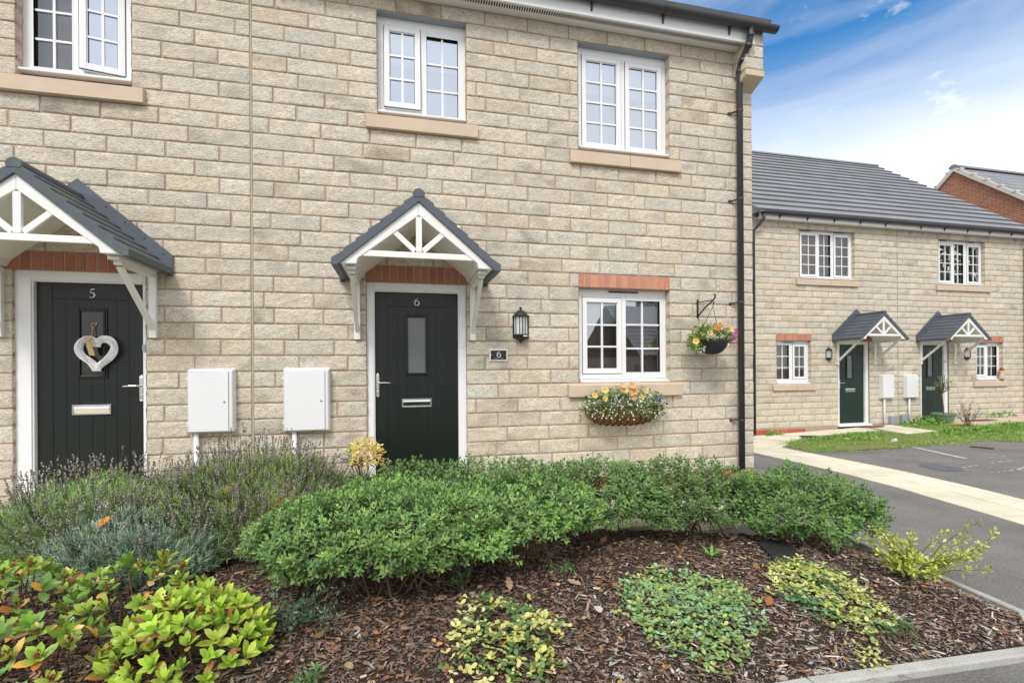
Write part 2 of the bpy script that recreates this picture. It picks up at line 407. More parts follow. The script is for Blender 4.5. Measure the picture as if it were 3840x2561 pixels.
def lintel(root, x0, x1, z0, z1, y, n, seed=3, col=(.46, .165, .098)):
    """soldier course of red bricks"""
    rg = random.Random(seed); mb = MB(); T = []; w_ = (x1 - x0) / n
    for i in range(n):
        a = x0 + i * w_ + (.0045 if i else 0); b = x0 + (i + 1) * w_ - (.0045 if i < n - 1 else 0)
        mb.box(a, b, y - .004 - rg.uniform(0, .003), y + .12, z0 + .004, z1 - .005)
        l = rg.uniform(.86, 1.08); T += [(col[0] * l, col[1] * l * rg.uniform(.94, 1.06), col[2] * l)] * 8
    mo = MB().box(x0, x1, y + .002, y + .11, z0 + .008, z1 - .008)
    o = obj('brick_lintel', mb, BRICK, root, bevel=.003, tint=T)
    obj('mortar', mo, PALEMORTAR, o); return o
def sill(root, x0, x1, z0, z1, y, proj=.05, split=None):
    xs = [x0] + ([split] if split else []) + [x1]; mb = MB()
    for i, (a, b) in enumerate(zip(xs, xs[1:])):
        a += .003 if i else 0; b -= .003 if i < len(xs) - 2 else 0
        P = [(y - proj, z0), (y + .10, z0), (y + .10, z1 + .012), (y + .03, z1 + .004), (y - proj, z1 - .022)]
        mb.prism(P, a, b, 'x')
    return obj('stone_sill', mb, CASTSTONE, root, bevel=.004)

# ------------------------------------------------------------------ white casement windows
def rect_frame(mb, x0, x1, z0, z1, w_, ya, yb, wb=None):
    wb = wb or w_
    mb.box(x0, x0 + w_, ya, yb, z0, z1); mb.box(x1 - w_, x1, ya, yb, z0, z1)
    mb.box(x0 + w_, x1 - w_, ya, yb, z1 - w_, z1); mb.box(x0 + w_, x1 - w_, ya, yb, z0, z0 + wb)
def window(root, x0, x1, z0, z1, y, lights, gl, vents=(), blind=None, cill=.045, room=1.7, roommat=None, curtain=None):
    """lights: (glass x0, x1, z0, z1, columns, rows, sash?, open angle, hinge). y = outer face of the frame"""
    fm = MB(); gm = MB(); bars = MB()
    zs = z0 + cill
    # outer frame filled between lights
    xs = sorted(lights, key=lambda l: l[0]); e = .052
    fm.box(x0, xs[0][0] - e * (1 if xs[0][6] else .0), y, y + .07, zs, z1)
    fm.box(xs[-1][1] + e * (1 if xs[-1][6] else .0), x1, y, y + .07, zs, z1)
    for l, r_ in zip(xs, xs[1:]):
        fm.box(l[1] + (e if l[6] else 0), r_[0] - (e if r_[6] else 0), y, y + .07, zs, z1)
    fr = None
    for l in xs:
        a, b = l[0] - (e if l[6] else 0), l[1] + (e if l[6] else 0)
        c, d = l[2] - (e if l[6] else 0), l[3] + (e if l[6] else 0)
        fm.box(a, b, y, y + .07, d, z1); fm.box(a, b, y, y + .07, zs, c)
    fr = obj('window', fm, UPVC, root, bevel=.004)
    cm = MB().prism([(y - .075, z0 + .006), (y + .0, z0 + .004), (y + .0, zs - .002), (y - .02, zs - .006), (y - .078, z0 + .024)], x0 - .004, x1 + .03, 'x')
    obj('plastic_cill', cm, UPVC, fr, bevel=.003)
    for l in xs:
        gx0, gx1, gz0, gz1, nc, nr, sash, ang, hinge = l
        loc = MB(); gg = MB(); bb = MB(); kk = MB()
        yf = y - .012 if sash else y + .004
        if sash:
            rect_frame(loc, gx0 - .058, gx1 + .058, gz0 - .058, gz1 + .058, .05, yf, yf + .06)
            rect_frame(kk, gx0 - .0635, gx1 + .0635, gz0 - .0635, gz1 + .0635, .004, y - .003, y + .004)  # dark strip painted in as the shadow gap round the sash
        # bead
        rect_frame(loc, gx0 - .009, gx1 + .009, gz0 - .009, gz1 + .009, .009, yf + .010 if sash else y - .002, yf + .05)
        rect_frame(kk, gx0, gx1, gz0, gz1, .005, yf + .022, yf + .03)
        gg.add([(gx0, yf + .026, gz0), (gx1, yf + .026, gz0), (gx1, yf + .026, gz1), (gx0, yf + .026, gz1)], [(0, 1, 2, 3)])
        for i in range(1, nc):
            x = gx0 + (gx1 - gx0) * i / nc; bb.box(x - .010, x + .010, yf + .012, yf + .0245, gz0, gz1)
        for j in range(1, nr):
            z = gz0 + (gz1 - gz0) * j / nr
            for i in range(nc):
                xa = gx0 + (gx1 - gx0) * i / nc + (.010 if i else 0); xb = gx0 + (gx1 - gx0) * (i + 1) / nc - (.010 if i < nc - 1 else 0)
                bb.box(xa, xb, yf + .0125, yf + .024, z - .0095, z + .0095)
        if ang:
            px = gx1 + .058 if hinge == 'r' else gx0 - .058; pz = gz1 + .058
            c_, s_ = math.cos(ang), math.sin(ang)
            for m_ in (loc, gg, bb, kk):
                for q, (X, Y_, Z) in enumerate(m_.v):
                    if hinge == 'r': dx, dy = X - px, Y_ - yf; m_.v[q] = (px + dx * c_ - dy * s_ * -1 * -1, yf + dx * s_ + dy * c_, Z)
                    else: dz, dy = Z - pz, Y_ - yf; m_.v[q] = (X, yf + dz * s_ + dy * c_, pz + dz * c_ - dy * s_)
        if sash:
            so_ = obj('sash', loc, UPVC, fr, bevel=.003)
        else: so_ = obj('glazing_bead', loc, UPVC, fr)
        obj('glass_pane', gg, gl[xs.index(l)] if isinstance(gl, (list, tuple)) else gl, fr); obj('glazing_bar', bb, UPVC, fr); obj('gasket_and_shade', kk, GASKET_SHADE, fr)
    for vx0, vx1 in vents:
        zt = z1 - .045
        v = obj('trickle_vent', MB().box(vx0, vx1, y - .014, y + .002, zt, zt + .016), UPVC, fr, bevel=.003)
        obj('vent_slot', MB().box(vx0 + .015, vx1 - .015, y - .0175, y - .010, zt - .006, zt + .009), GASKET_SHADE, fr)
    if blind:
        obj('roller_blind', MB().box(x0 + .07, x1 - .07, y + .078, y + .083, blind, z1 - .02), BLIND, fr)
    if curtain:
        cmb = MB()
        for a, b in curtain:
            n_ = max(4, int((b - a) / .02)); P = [(a + (b - a) * i / n_, y + .2 + .014 * math.sin(i * 1.9)) for i in range(n_ + 1)]
            for p, q in zip(P, P[1:]): cmb.add([(p[0], p[1], z0 - .1), (q[0], q[1], z0 - .1), (q[0], q[1], z1), (p[0], p[1], z1)], [(0, 1, 2, 3)])
        obj('curtain', cmb, CURTAIN, fr)
    if room:
        rm = MB(); a, b, c, d = x0 - .5, x1 + .5, z0 - .7, z1 + .12; ya, yb = y + .0715, y + room
        rm.add([(a, ya, c), (b, ya, c), (b, yb, c), (a, yb, c), (a, ya, d), (b, ya, d), (b, yb, d), (a, yb, d)],
               [(0, 1, 2, 3), (7, 6, 5, 4), (3, 2, 6, 7), (1, 5, 6, 2), (0, 3, 7, 4)])
        obj('room_interior', rm, roommat or ROOM, fr)
    return fr

# ------------------------------------------------------------------ figures drawn as tapering ribbons
def ribbon(mb, pts, y, th=.004):
    """pts: (x, z, half width); swept as a thin raised stroke"""
    n = len(pts); L = []; Rr = []
    for i, (x, z, w_) in enumerate(pts):
        a = pts[max(i - 1, 0)]; b = pts[min(i + 1, n - 1)]; tx, tz = b[0] - a[0], b[1] - a[1]; l = math.hypot(tx, tz) or 1
        nx, nz = -tz / l, tx / l; L.append((x + nx * w_, z + nz * w_)); Rr.append((x - nx * w_, z - nz * w_))
    V = [(p[0], y - th, p[1]) for p in L] + [(p[0], y - th, p[1]) for p in Rr] + [(p[0], y, p[1]) for p in L] + [(p[0], y, p[1]) for p in Rr]
    F = []
    for i in range(n - 1):
        F += [(i, i + 1, n + i + 1, n + i), (2 * n + i, i + 2 * n + 1, i + 1, i), (n + i, n + i + 1, 3 * n + i + 1, 3 * n + i)]
    mb.add(V, F)
def smooth_pts(P, k=8):
    out = []
    for i in range(len(P) - 1):
        p0, p1, p2, p3 = P[max(i - 1, 0)], P[i], P[i + 1], P[min(i + 2, len(P) - 1)]
        for t in range(k):
            s = t / k; out.append(tuple(.5 * (2 * b + (c - a) * s + (2 * a - 5 * b + 4 * c - d) * s * s + (3 * b - a - 3 * c + d) * s ** 3) for a, b, c, d in zip(p0, p1, p2, p3)))
    return out + [P[-1]]
def figure(mb, ch, cx_, z0, h, y):
    if ch == '6':
        S = [(.60, .98, .012), (.42, .90, .030), (.22, .70, .050), (.10, .44, .062), (.11, .22, .060), (.24, .06, .045), (.40, .02, .035), (.56, .08, .052), (.66, .28, .066), (.60, .50, .055), (.46, .60, .040), (.32, .57, .024), (.22, .46, .010)]
        ox = .38
    elif ch == '5':
        ribbon(mb, [(cx_ + (x - .36) * h, z0 + z * h, w_ * h) for x, z, w_ in [(.26, .94, .05), (.45, .94, .05), (.58, .965, .03)]], y)
        S = [(.26, .97, .012), (.20, .76, .020), (.15, .56, .014), (.15, .55, .012), (.30, .57, .035), (.46, .50, .055), (.55, .32, .066), (.50, .14, .052), (.36, .03, .034), (.20, .02, .03), (.10, .07, .04)]
        ox = .36
    elif ch == '8':
        S = [(.36, .50, .03), (.16, .64, .05), (.14, .82, .05), (.36, .97, .035), (.56, .82, .05), (.52, .64, .05), (.36, .50, .04), (.12, .34, .06), (.12, .12, .06), (.36, .02, .04), (.60, .14, .06), (.58, .36, .05), (.36, .50, .03)]; ox = .36
    else:
        S = [(.12, .78, .02), (.20, .94, .04), (.40, .97, .05), (.55, .82, .055), (.50, .62, .05), (.30, .32, .04), (.10, .04, .03), (.12, .05, .05), (.40, .05, .05), (.62, .07, .04)]; ox = .36
    ribbon(mb, [(cx_ + (x - ox) * h, z0 + z * h, w_ * h) for x, z, w_ in smooth_pts(S, 6)], y)

# ------------------------------------------------------------------ front doors
def door(root, fx0, fx1, lx0, lx1, z0, z1, lz1, y, mat, handle, gx, gz, slot, num, num_x, num_z, num_h, bell=None, step=True, cut=True, letter=LETTERW):
    """frame fx0..fx1 up to z1; leaf lx0..lx1 up to lz1; y = outer face of the leaf"""
    mb = MB()
    # leaf: stiles, top rail and planks as slightly separated boards
    b0 = z0 + .05; stile = .115; rail = .135
    mb.box(lx0, lx0 + stile, y, y + .045, b0, lz1); mb.box(lx1 - stile, lx1, y, y + .045, b0, lz1)
    mb.box(lx0 + stile + .003, lx1 - stile - .003, y, y + .045, lz1 - rail, lz1)
    np_ = 6; a, b = lx0 + stile + .003, lx1 - stile - .003; pw = (b - a) / np_
    mb.box(lx0 + .002, lx1 - .002, y + .0035, y + .043, b0, lz1 - .002)
    for i in range(np_): mb.box(a + i * pw + .0012, a + (i + 1) * pw - .0012, y + .001, y + .04, b0 + .001, lz1 - rail - .005)
    d = obj('front_door', mb, mat, root, bevel=.0025)
    f = MB(); yf = y - .035
    f.box(fx0, lx0 - .004, yf, y + .05, z0, z1); f.box(lx1 + .004, fx1, yf, y + .05, z0, z1); f.box(lx0 - .004, lx1 + .004, yf, y + .05, lz1 + .004, z1)
    f.box(fx0, lx0 - .016, yf - .012, yf, z0, z1); f.box(lx1 + .016, fx1, yf - .012, yf, z0, z1); f.box(lx0 - .016, lx1 + .016, yf - .012, yf, lz1 + .016, z1)
    obj('door_frame', f, UPVC, d, bevel=.005)
    obj('threshold', MB().prism([(y - .13, z0 - .025), (y + .05, z0 - .025), (y + .05, z0 + .045), (y - .03, z0 + .04), (y - .13, z0 + .0)], fx0 - .03, fx1 + .03, 'x'), UPVC, d, bevel=.003)
    g = MB(); m1_ = .034
    x0, x1, c, e = gx[0], gx[1], gz[0], gz[1]
    for k, (ins, ya) in enumerate(((0, y - .010), (.013, y - .020))):
        rect_frame(g, x0 + ins, x1 - ins, c + ins, e - ins, .022 - k * .004, ya, y + .002)
    obj('glazing_surround', g, mat, d, bevel=.005)
    obj('door_glass', MB().box(x0 + .028, x1 - .028, y - .004, y + .0005, c + .028, e - .028), DOORGLASS, d)
    h = MB(); hx, hz0, hz1, dr = handle
    h.box(hx - .015, hx + .015, y - .010, y, hz0 + .015, hz1 - .015)
    h.prism([(hx + .015 * math.cos(t * math.pi / 8), hz1 - .015 + .015 * math.sin(t * math.pi / 8)) for t in range(9)], y - .010, y)
    h.prism([(hx - .015 * math.cos(t * math.pi / 8), hz0 + .015 - .015 * math.sin(t * math.pi / 8)) for t in range(9)], y - .010, y)
    zl = hz0 + (hz1 - hz0) * .60
    h.tube([(hx, y - .005, zl), (hx, y - .05, zl), (hx + dr * .02, y - .056, zl + .001), (hx + dr * .075, y - .058, zl + .002), (hx + dr * .125, y - .054, zl - .002)], [.009, .009, .0095, .009, .0065], 10)
    h.tube([(hx, y - .004, hz0 + .055), (hx, y - .017, hz0 + .055)], .009, 12)
    obj('door_handle', h, CHROME, d, smooth=False, bevel=.002)
    s = MB(); sx0, sx1, sz0, sz1 = slot
    rect_frame(s, sx0, sx1, sz0, sz1, .013, y - .012, y)
    s.prism([(y - .004, sz0 + .013), (y, sz0 + .013), (y, sz1 - .013), (y - .009, sz1 - .013), (y - .014, (sz0 + sz1) / 2 + .012)], sx0 + .013, sx1 - .013, 'x')
    obj('letterbox', s, CHROME, d, bevel=.002)
    nb = MB(); figure(nb, num, num_x, num_z, num_h, y - .001); obj('house_number', nb, letter, d)
    if bell:
        obj('bell_push', MB().prism([(bell[0] + .016 * math.cos(t * math.pi / 8) , bell[1] + .025 * (1 if t < 9 else -1) + .016 * math.sin(t * math.pi / 8)) for t in range(17)], yf - .024, yf - .010), UPVC, d, bevel=.003)
    return d

# ------------------------------------------------------------------ gabled door canopies
def canopy(root, cx_, y, dz, mat, p=.75):
    """measured on the near doors; dz lowers it for the far ones"""
    H = .725; ze, za = 2.285 + dz, 2.948 + dz
    sl_ = (za - .04 - ze) / H
    # tiled slab with stepped courses
    n = 7; top = []
    for i in range(n):
        xa = H - (H - .03) * i / n; xb = H - (H - .03) * (i + 1) / n
        top += [(xa, ze + .05 + (H - xa) * sl_ + .008), (xb, ze + .05 + (H - xb) * sl_ - .012)]
    right = top; left = [(-x, z) for x, z in reversed(top)]
    inner = [(-H + .055, ze + .01 + .0), (0, za - .075), (H - .055, ze + .01)]
    P = [(-H, ze)] + left[::1][::-1][::-1][0:0]
    outl = [(H, ze)] + right + [(0, za)] + left + [(-H, ze)] + [(-H + .05, ze)] + [(0, ze + (H - .05) * sl_ - .004)] + [(H - .05, ze)]
    mb = MB(); mb.prism([(cx_ + a, b) for a, b in outl][::-1], y - p, y - .03)
    mb.prism([(cx_ + .052 * math.cos(t * math.pi / 10), za - .022 + .048 * math.sin(t * math.pi / 10)) for t in range(-2, 13)][::-1], y - p - .004, y - .03)
    c = obj('door_canopy', mb, mat, root, bevel=.004)
    # white gable board, foot returns and truss
    g = MB(); yo = y - p + .022
    ho, hi = .672, .515; zo = ze + .018; ap = ze + (H - .055) * sl_ + .004; ai = ap - .118
    g.prism([(cx_ + a, b) for a, b in [(ho, zo), (0, ap), (0, ai), (hi - .0, zo + .045), (hi + .01, zo)]][::-1], yo, yo + .035)
    g.prism([(cx_ - a, b) for a, b in [(ho, zo), (0, ap), (0, ai), (hi, zo + .045), (hi + .01, zo)]], yo, yo + .035)
    obj('gable_board', g, WHITEGRP, c, bevel=.006)
    t = MB(); zt = ze + .088; zt2 = zt + .052; yt, yu = yo + .006, yo + .036
    xz = lambda z: (ai - z) / (ai - zo - .045) * hi
    t.prism([(cx_ + a, b) for a, b in [(-xz(zt), zt), (xz(zt), zt), (xz(zt2), zt2), (-xz(zt2), zt2)]], yt, yu)
    t.box(cx_ - .026, cx_ + .026, yt - .002, yu - .002, zt2, ai - .012)
    for s in (1, -1):
        dx, dz_ = s * .19, .125; l = math.hypot(dx, dz_); nx, nz = -dz_ / l * .023, dx / l * .023
        bx, bz = cx_ + s * .034, zt2 + .012; ex = s * .215; ez = ai - abs(ex) * (ai - zo - .045) / hi + .02
        q = [(bx + nx, bz + nz), (bx - nx, bz - nz), (cx_ + ex - nx, ez - nz), (cx_ + ex + nx, ez + nz)]
        t.prism(q if s < 0 else q[::-1], yt + .002, yu - .003)
    obj('gable_truss', t, WHITEGRP, c, bevel=.004)
    sf = MB()
    for s in (1, -1):
        q = [(cx_ + s * a, b) for a, b in [(ho - .004, zo + .004), (hi + .01, zo + .004), (hi - .02, zo + .06), (0, ai + .022), (0, ap - .004)]]
        sf.prism(q if s < 0 else q[::-1], yo + .035, y - .006)
    obj('canopy_soffit', sf, WHITEGRP, c)
    fl = MB().prism([(cx_ + a, b) for a, b in [(-.735, ze - .018), (-.69, ze - .018), (-.69, ze + .03), (0, za - .07), (.69, ze + .03), (.69, ze - .018), (.735, ze - .018), (.735, ze + .17), (0, za + .147), (-.735, ze + .17)]], y - .03, y - .012)
    for s in (1, -1):
        for q in (.08, .29, .5, .70): fl.tube([(cx_ + s * .72 * (1 - q) if q else cx_, y - .037, ze + .135 + (za + .11 - ze - .135) * q), (cx_ + s * .72 * (1 - q), y - .03, ze + .135 + (za + .11 - ze - .135) * q)], .009, 8)
    obj('wall_flashing', fl, GREYGRP, c, bevel=.002)
    for s in (1, -1):
        b = MB(); xa, xb = sorted((cx_ + s * .545, cx_ + s * .602)); zb = 1.705 + dz
        b.box(xa, xb, y - .042, y - .002, zb, zo); b.box(xa - .012, xb + .012, y - p + .10, y - .042, zo - .028, zo - .001)
        b.box(xa, xb, y - p + .16, y - .042, zo - .058, zo - .028)
        m = (xa + xb) / 2
        b.hexa([(m - .018, y - .045, zb + .07), (m + .018, y - .045, zb + .07), (m + .018, y - .042, zb + .13), (m - .018, y - .042, zb + .13),
                (m - .018, y - p + .17, zo - .075), (m + .018, y - p + .17, zo - .075), (m + .018, y - p + .22, zo - .058), (m - .018, y - p + .22, zo - .058)])
        b.tube([(m, y - .046, zb + .035), (m, y - .04, zb + .035)], .008, 8)
        obj('bracket', b, WHITEGRP, c, bevel=.004)
    return c
# ------------------------------------------------------------------ ground heights
def smst(t): t = max(0., min(1., t)); return t * t * (3 - 2 * t)
def gz(x, y): return min(.05, (-.2 + .033 * max(0., x - 8.2)) * smst((y - 4) / 5.5)) if x > 3.2 else 0.0
BED = [(-3.6, 1.86), (1.75, 1.80), (3.02, 1.755), (3.30, 1.92), (3.43, 2.95), (3.40, 3.12), (2.75, 3.20), (1.6, 3.62), (-2.42, 3.72), (-2.42, 2.7), (-3.6, 2.7)]
def bedz(x, y):
    """low mound of mulch"""
    e = min(y - 1.78, (3.42 - x) * 1.2, 4.1 - y, 2.0)
    return .012 + .10 * smst(e / .5) + .018 * noise.noise(Vector((x * 1.7, y * 1.7, 0))) * smst(e / .3)

def in_poly(x, y, P):
    c = False; n = len(P)
    for i in range(n):
        (x1, y1), (x2, y2) = P[i], P[i - 1]
        if (y1 > y) != (y2 > y) and x < (x2 - x1) * (y - y1) / (y2 - y1) + x1: c = not c
    return c

# tarmac as one sheet out to the horizon
def ground_sheet():
    xs = list(np.concatenate([np.linspace(-250, -12, 8), np.linspace(-10, 2, 9), np.linspace(3, 18, 46), np.linspace(20, 60, 9), np.linspace(80, 300, 6)]))
    ys = list(np.concatenate([np.linspace(-250, -6, 8), np.linspace(-4, 3.6, 9), np.linspace(4, 11, 22), np.linspace(13, 40, 7), np.linspace(60, 300, 6)]))
    mb = MB()
    V = [(x, y, gz(x, y)) for y in ys for x in xs]; W = len(xs)
    mb.add(V, [(j * W + i, j * W + i + 1, (j + 1) * W + i + 1, (j + 1) * W + i) for j in range(len(ys) - 1) for i in range(W - 1)])
    return tag(obj('tarmac_ground', mb, ASPHALT, smooth=True), 'grey tarmac of the road and parking court', 'tarmac', kind='structure')
ground_sheet()

def slabs(name, label, quads, rise, cols, seed, skirt=.04):
    """quads of paving laid on the ground; each is a slab with tight joints"""
    rg = random.Random(seed); mb = MB(); T = []
    for q in quads:
        cx_, cy_ = sum(p[0] for p in q) / 4, sum(p[1] for p in q) / 4
        P = []
        for x, y in q:
            d = math.hypot(x - cx_, y - cy_); k = 1 - .004 / max(d, .01); P.append((cx_ + (x - cx_) * k, cy_ + (y - cy_) * k))
        r_ = rise + rg.uniform(-.0015, .0015)
        mb.hexa([(x, y, gz(x, y) - .03) for x, y in P] + [(x, y, gz(x, y) + r_) for x, y in P])
        c = rg.choice(cols); l = rg.uniform(.93, 1.05); T += [tuple(v * l for v in c)] * 8
    return tag(obj(name, mb, PAVE, tint=T), label, 'paving', kind='structure')
BUFF = [(.68, .645, .50), (.66, .62, .48), (.71, .665, .52)]
# pale strip across the tarmac: edges taken from the plan
def strip(ysrange, le, re_, n, cols):
    out = []
    (xa, ya), (xb, yb) = le; (xc, yc), (xd, yd) = re_
    for i in range(n):
        for j in range(cols):
            def P(t, s):
                lx, ly = xa + (xb - xa) * t, ya + (yb - ya) * t; rx, ry = xc + (xd - xc) * t, yc + (yd - yc) * t
                return (lx + (rx - lx) * s, ly + (ry - ly) * s)
            o = .5 * (j % 2) / n * 0
            out.append([P(i / n + o, j / cols), P(i / n + o, (j + 1) / cols), P((i + 1) / n + o, (j + 1) / cols), P((i + 1) / n + o, j / cols)])
    return out
slabs('paving_strip', 'pale buff paving strip crossing the tarmac', strip(None, ((5.02, 1.6), (6.36, 8.05)), ((5.86, 1.5), (7.26, 8.0)), 15, 2), .012, BUFF, 3)
slabs('paved_path', 'buff slab path along the far terrace', strip(None, ((6.36, 8.06), (8.1, 9.74)), ((7.26, 8.01), (8.9, 9.15)), 4, 3) + strip(None, ((8.1, 9.75), (11.3, 9.75)), ((8.9, 9.16), (11.0, 9.1)), 7, 2) + strip(None, ((11.3, 9.75), (12.1, 9.75)), ((11.0, 8.5), (11.9, 8.5)), 2, 3), .014, BUFF, 5)
slabs('far_doorstep_path', 'reddish buff slabs before the far right door', strip(None, ((13.05, 9.75), (17.4, 9.75)), ((13.5, 8.75), (17.4, 8.75)), 8, 2), .014, [(.58, .45, .36), (.55, .47, .37)], 6)
q = []
for i in range(18):
    for j in range(3):
        x0, y0 = -4.4 + i * .45, 3.70 + j * .42
        if x0 > 3.4: continue
        q.append([(x0, y0), (x0 + .45, y0), (x0 + .45, y0 + .42), (x0, y0 + .42)])
for i in range(4):
    for j in range(5): q.append([(-4.4 + i * .45, 1.5 + j * .44), (-3.95 + i * .45, 1.5 + j * .44), (-3.95 + i * .45, 1.94 + j * .44), (-4.4 + i * .45, 1.94 + j * .44)])
slabs('front_path', 'buff slab path behind the planting bed', q, .085, [(.68, .62, .42), (.65, .585, .40), (.70, .64, .45)], 8)

# planting bed: mulch sheet with a raised, lumpy surface
def bed():
    st = .06; xs = np.arange(-3.6, 3.5, st); ys = np.arange(1.74, 3.95, st); idx = {}; V = []; F = []
    for j, y in enumerate(ys):
        for i, x in enumerate(xs):
            if in_poly(x, y, BED) or in_poly(x + st, y, BED) or in_poly(x, y - st, BED) or in_poly(x - st, y + st, BED):
                idx[i, j] = len(V); V.append((x, y, bedz(x, y) + .006 * noise.noise(Vector((x * 9, y * 9, 3)))))
    for (i, j), a in idx.items():
        b, c, d = idx.get((i + 1, j)), idx.get((i + 1, j + 1)), idx.get((i, j + 1))
        if None not in (b, c, d): F.append((a, b, c, d))
    return tag(obj('mulch_bed_ground', MB().add(V, F), SOIL, smooth=True), 'dark mulched soil of the front planting bed', 'soil', kind='structure')
bed()
def kerb(name, label, pts, wd, ht, base=-.05):
    mb = MB(); P = [Vector((x, y, 0)) for x, y in pts]
    for a, b in zip(P, P[1:]):
        L_ = (b - a).length; n = max(1, round(L_ / .9)); d = (b - a).normalized(); nn = Vector((-d.y, d.x, 0)) * wd / 2
        for i in range(n):
            s, e = a + d * (L_ * i / n + .003), a + d * (L_ * (i + 1) / n - .003)
            q = [s - nn, e - nn, e + nn, s + nn]
            mb.hexa([(v.x, v.y, base) for v in q] + [(v.x, v.y, ht) for v in q])
    return tag(obj(name, mb, KERB, bevel=.008), label, 'kerb', kind='structure')
kerb('road_kerb', 'concrete edging along the front of the bed', [(-4.4, 1.80), (1.75, 1.765), (3.06, 1.705)], .062, .035)
kerb('drive_kerb', 'concrete edging down the drive side of the bed', [(3.09, 1.735), (3.36, 1.97), (3.50, 3.06), (3.56, 3.7)], .05, .045)

# marks on the far tarmac
tag(obj('parking_line', MB().add([(x, y, gz(x, y) + .005) for x, y in [(9.28, 7.10), (9.35, 7.08), (8.69, 5.76), (8.62, 5.78)]], [(0, 1, 2, 3)]), WHITEPAINT),
    'single white painted parking line on the far tarmac', 'road marking', kind='structure')
mk = MB()
for a, b in [((7.71, 5.19), (8.13, 5.28)), ((7.64, 4.81), (8.32, 4.86)), ((9.03, 5.72), (9.43, 5.73)), ((8.2, 4.86), (8.9, 5.1)), ((8.5, 5.35), (9.0, 5.4))]:
    a, b = Vector(a), Vector(b); d = (b - a).normalized(); n_ = Vector((-d.y, d.x)) * .012; L_ = (b - a).length
    t = 0
    while t < L_:
        e = min(L_, t + random.uniform(.05, .2)); p, q_ = a + d * t, a + d * e
        mk.add([(v.x, v.y, gz(v.x, v.y) + .004) for v in (p - n_, q_ - n_, q_ + n_, p + n_)], [(0, 1, 2, 3)]); t = e + random.uniform(.03, .12)
tag(obj('chalk_marks', mk, WHITEPAINT), 'faint broken chalky marks on the far tarmac', 'road marking', kind='structure')
def blob(cx_, cy_, rx, ry, rot, n=26, sd=0):
    return [(cx_ + rx * k * math.cos(t) * math.cos(rot) - ry * k * math.sin(t) * math.sin(rot), cy_ + rx * k * math.cos(t) * math.sin(rot) + ry * k * math.sin(t) * math.cos(rot))
            for t, k in [(2 * math.pi * i / n, 1 + .28 * noise.noise(Vector((math.cos(2 * math.pi * i / n) * 1.6, math.sin(2 * math.pi * i / n) * 1.6, sd)))) for i in range(n)]]
PATCHM = M('dark_tar_patch', (.115, .12, .132), .7, .4, var=.35, vs_=9, bump=.4, bs=60)
pts = blob(7.48, 5.32, .20, .36, -.5, sd=4)
tag(obj('tarmac_patch', MB().add([(x, y, gz(x, y) + .004) for x, y in pts], [tuple(range(len(pts)))]), PATCHM), 'dark bluish repair patch in the far tarmac', 'tarmac patch', kind='structure')

# ------------------------------------------------------------------ near terrace: houses 5 and 6
P1, Z0 = .1506, .19
zk = lambda k: Z0 + P1 * k
S = lambda x: x * 1.018
Sz = lambda z: ZC + (z - ZC) * 1.018
YF = YM + .09
HOL6 = [(-.185, .715, zk(25) - .012, zk(32)), (1.947, 3.07, zk(24) - .012, zk(32)), (1.94, 3.056, zk(7), zk(14)), (-.302, .70, 0, zk(14) - .015)]
TRIM6 = [(-.29, .828, zk(24), zk(25)), (1.845, 3.193, zk(23), zk(24)), (1.81, 3.187, zk(6), zk(7)), (1.94, 3.056, zk(14), zk(15)), (-.308, .707, zk(14), zk(15))]
h6 = thing('terraced_house', 'pale stone house with black door numbered 6 and three white windows', 'house', (1.4, YM, 0), 'stone terraced houses')
w6 = wall_part(h6, -1.325, 4.17, Z0, 33, P1, HOL6 + TRIM6, 'y', YM, 21, .030)
mortar_part(w6, -1.325, 4.17, 0, 5.2, HOL6, YM, .25)
reveal_stones(h6, [HOL6[0], HOL6[1], HOL6[2]], YM, P1, Z0, 5)
obj('door_reveal_stones', MB(), STONE, None) if False else None
reveal_stones(h6, [(-.302, .70, Z0, zk(14) - .02)], YM, P1, Z0, 6, w=.075)
# brick plinth with one vent brick
for ua, ub in ((-1.325, -.31), (.71, 4.166)):
    pl = MB(); T = []
    for row, (z0_, z1_) in enumerate(((.035, .108), (.118, .186))):
        x0 = ua - .1125 * row
        while x0 < ub:
            a, b = max(ua, x0) + .004, min(ub, x0 + .225) - .004; x0 += .225
            if b - a < .03: continue
            pl.box(a, b, YM - .006, YM + .1, z0_, z1_); l = random.uniform(.85, 1.1); T += [(.50 * l, .17 * l, .095 * l)] * 8
    obj('brick_plinth', pl, BRICK, h6, bevel=.003, tint=T)
vb = MB().box(3.14, 3.40, YM - .012, YM - .004, .105, .175)
for i in range(11): vb.box(3.15 + i * .0225, 3.161 + i * .0225, YM - .017, YM - .012, .112, .168)
obj('air_brick', vb, M('terracotta_vent', (.36, .085, .045), .8, .3), h6)
side = wall_part(h6, YM + .02, 12.5, Z0 - .3, 35, P1, [], '+x', 4.17, 22, .09, depth=.015)
obj('gable_mortar', MB().box(-1.31, 4.16, YM + .26, 12.6, -.3, 5.2), MORTAR, h6)
lintel(h6, 1.94, 3.056, zk(14), zk(15), YM, 15, 4, (.56, .255, .17)); lintel(h6, -.308, .707, zk(14) - .015, zk(15), YM, 13, 5, (.40, .165, .112))  # door lintel bricks coloured duller to stand in for canopy shade
sill(h6, -.29, .828, zk(24), zk(25), YM); sill(h6, 1.845, 3.193, zk(23), zk(24), YM, split=2.548); sill(h6, 1.81, 3.187, zk(6), zk(7), YM)
def L(a, b, c, d, nc, nr, sash=True, ang=0, hinge='r'): return (S(a), S(b), Sz(c), Sz(d), nc, nr, sash, ang, hinge)
ROOMW = M('light_room', (.62, .64, .66), .9, .1)
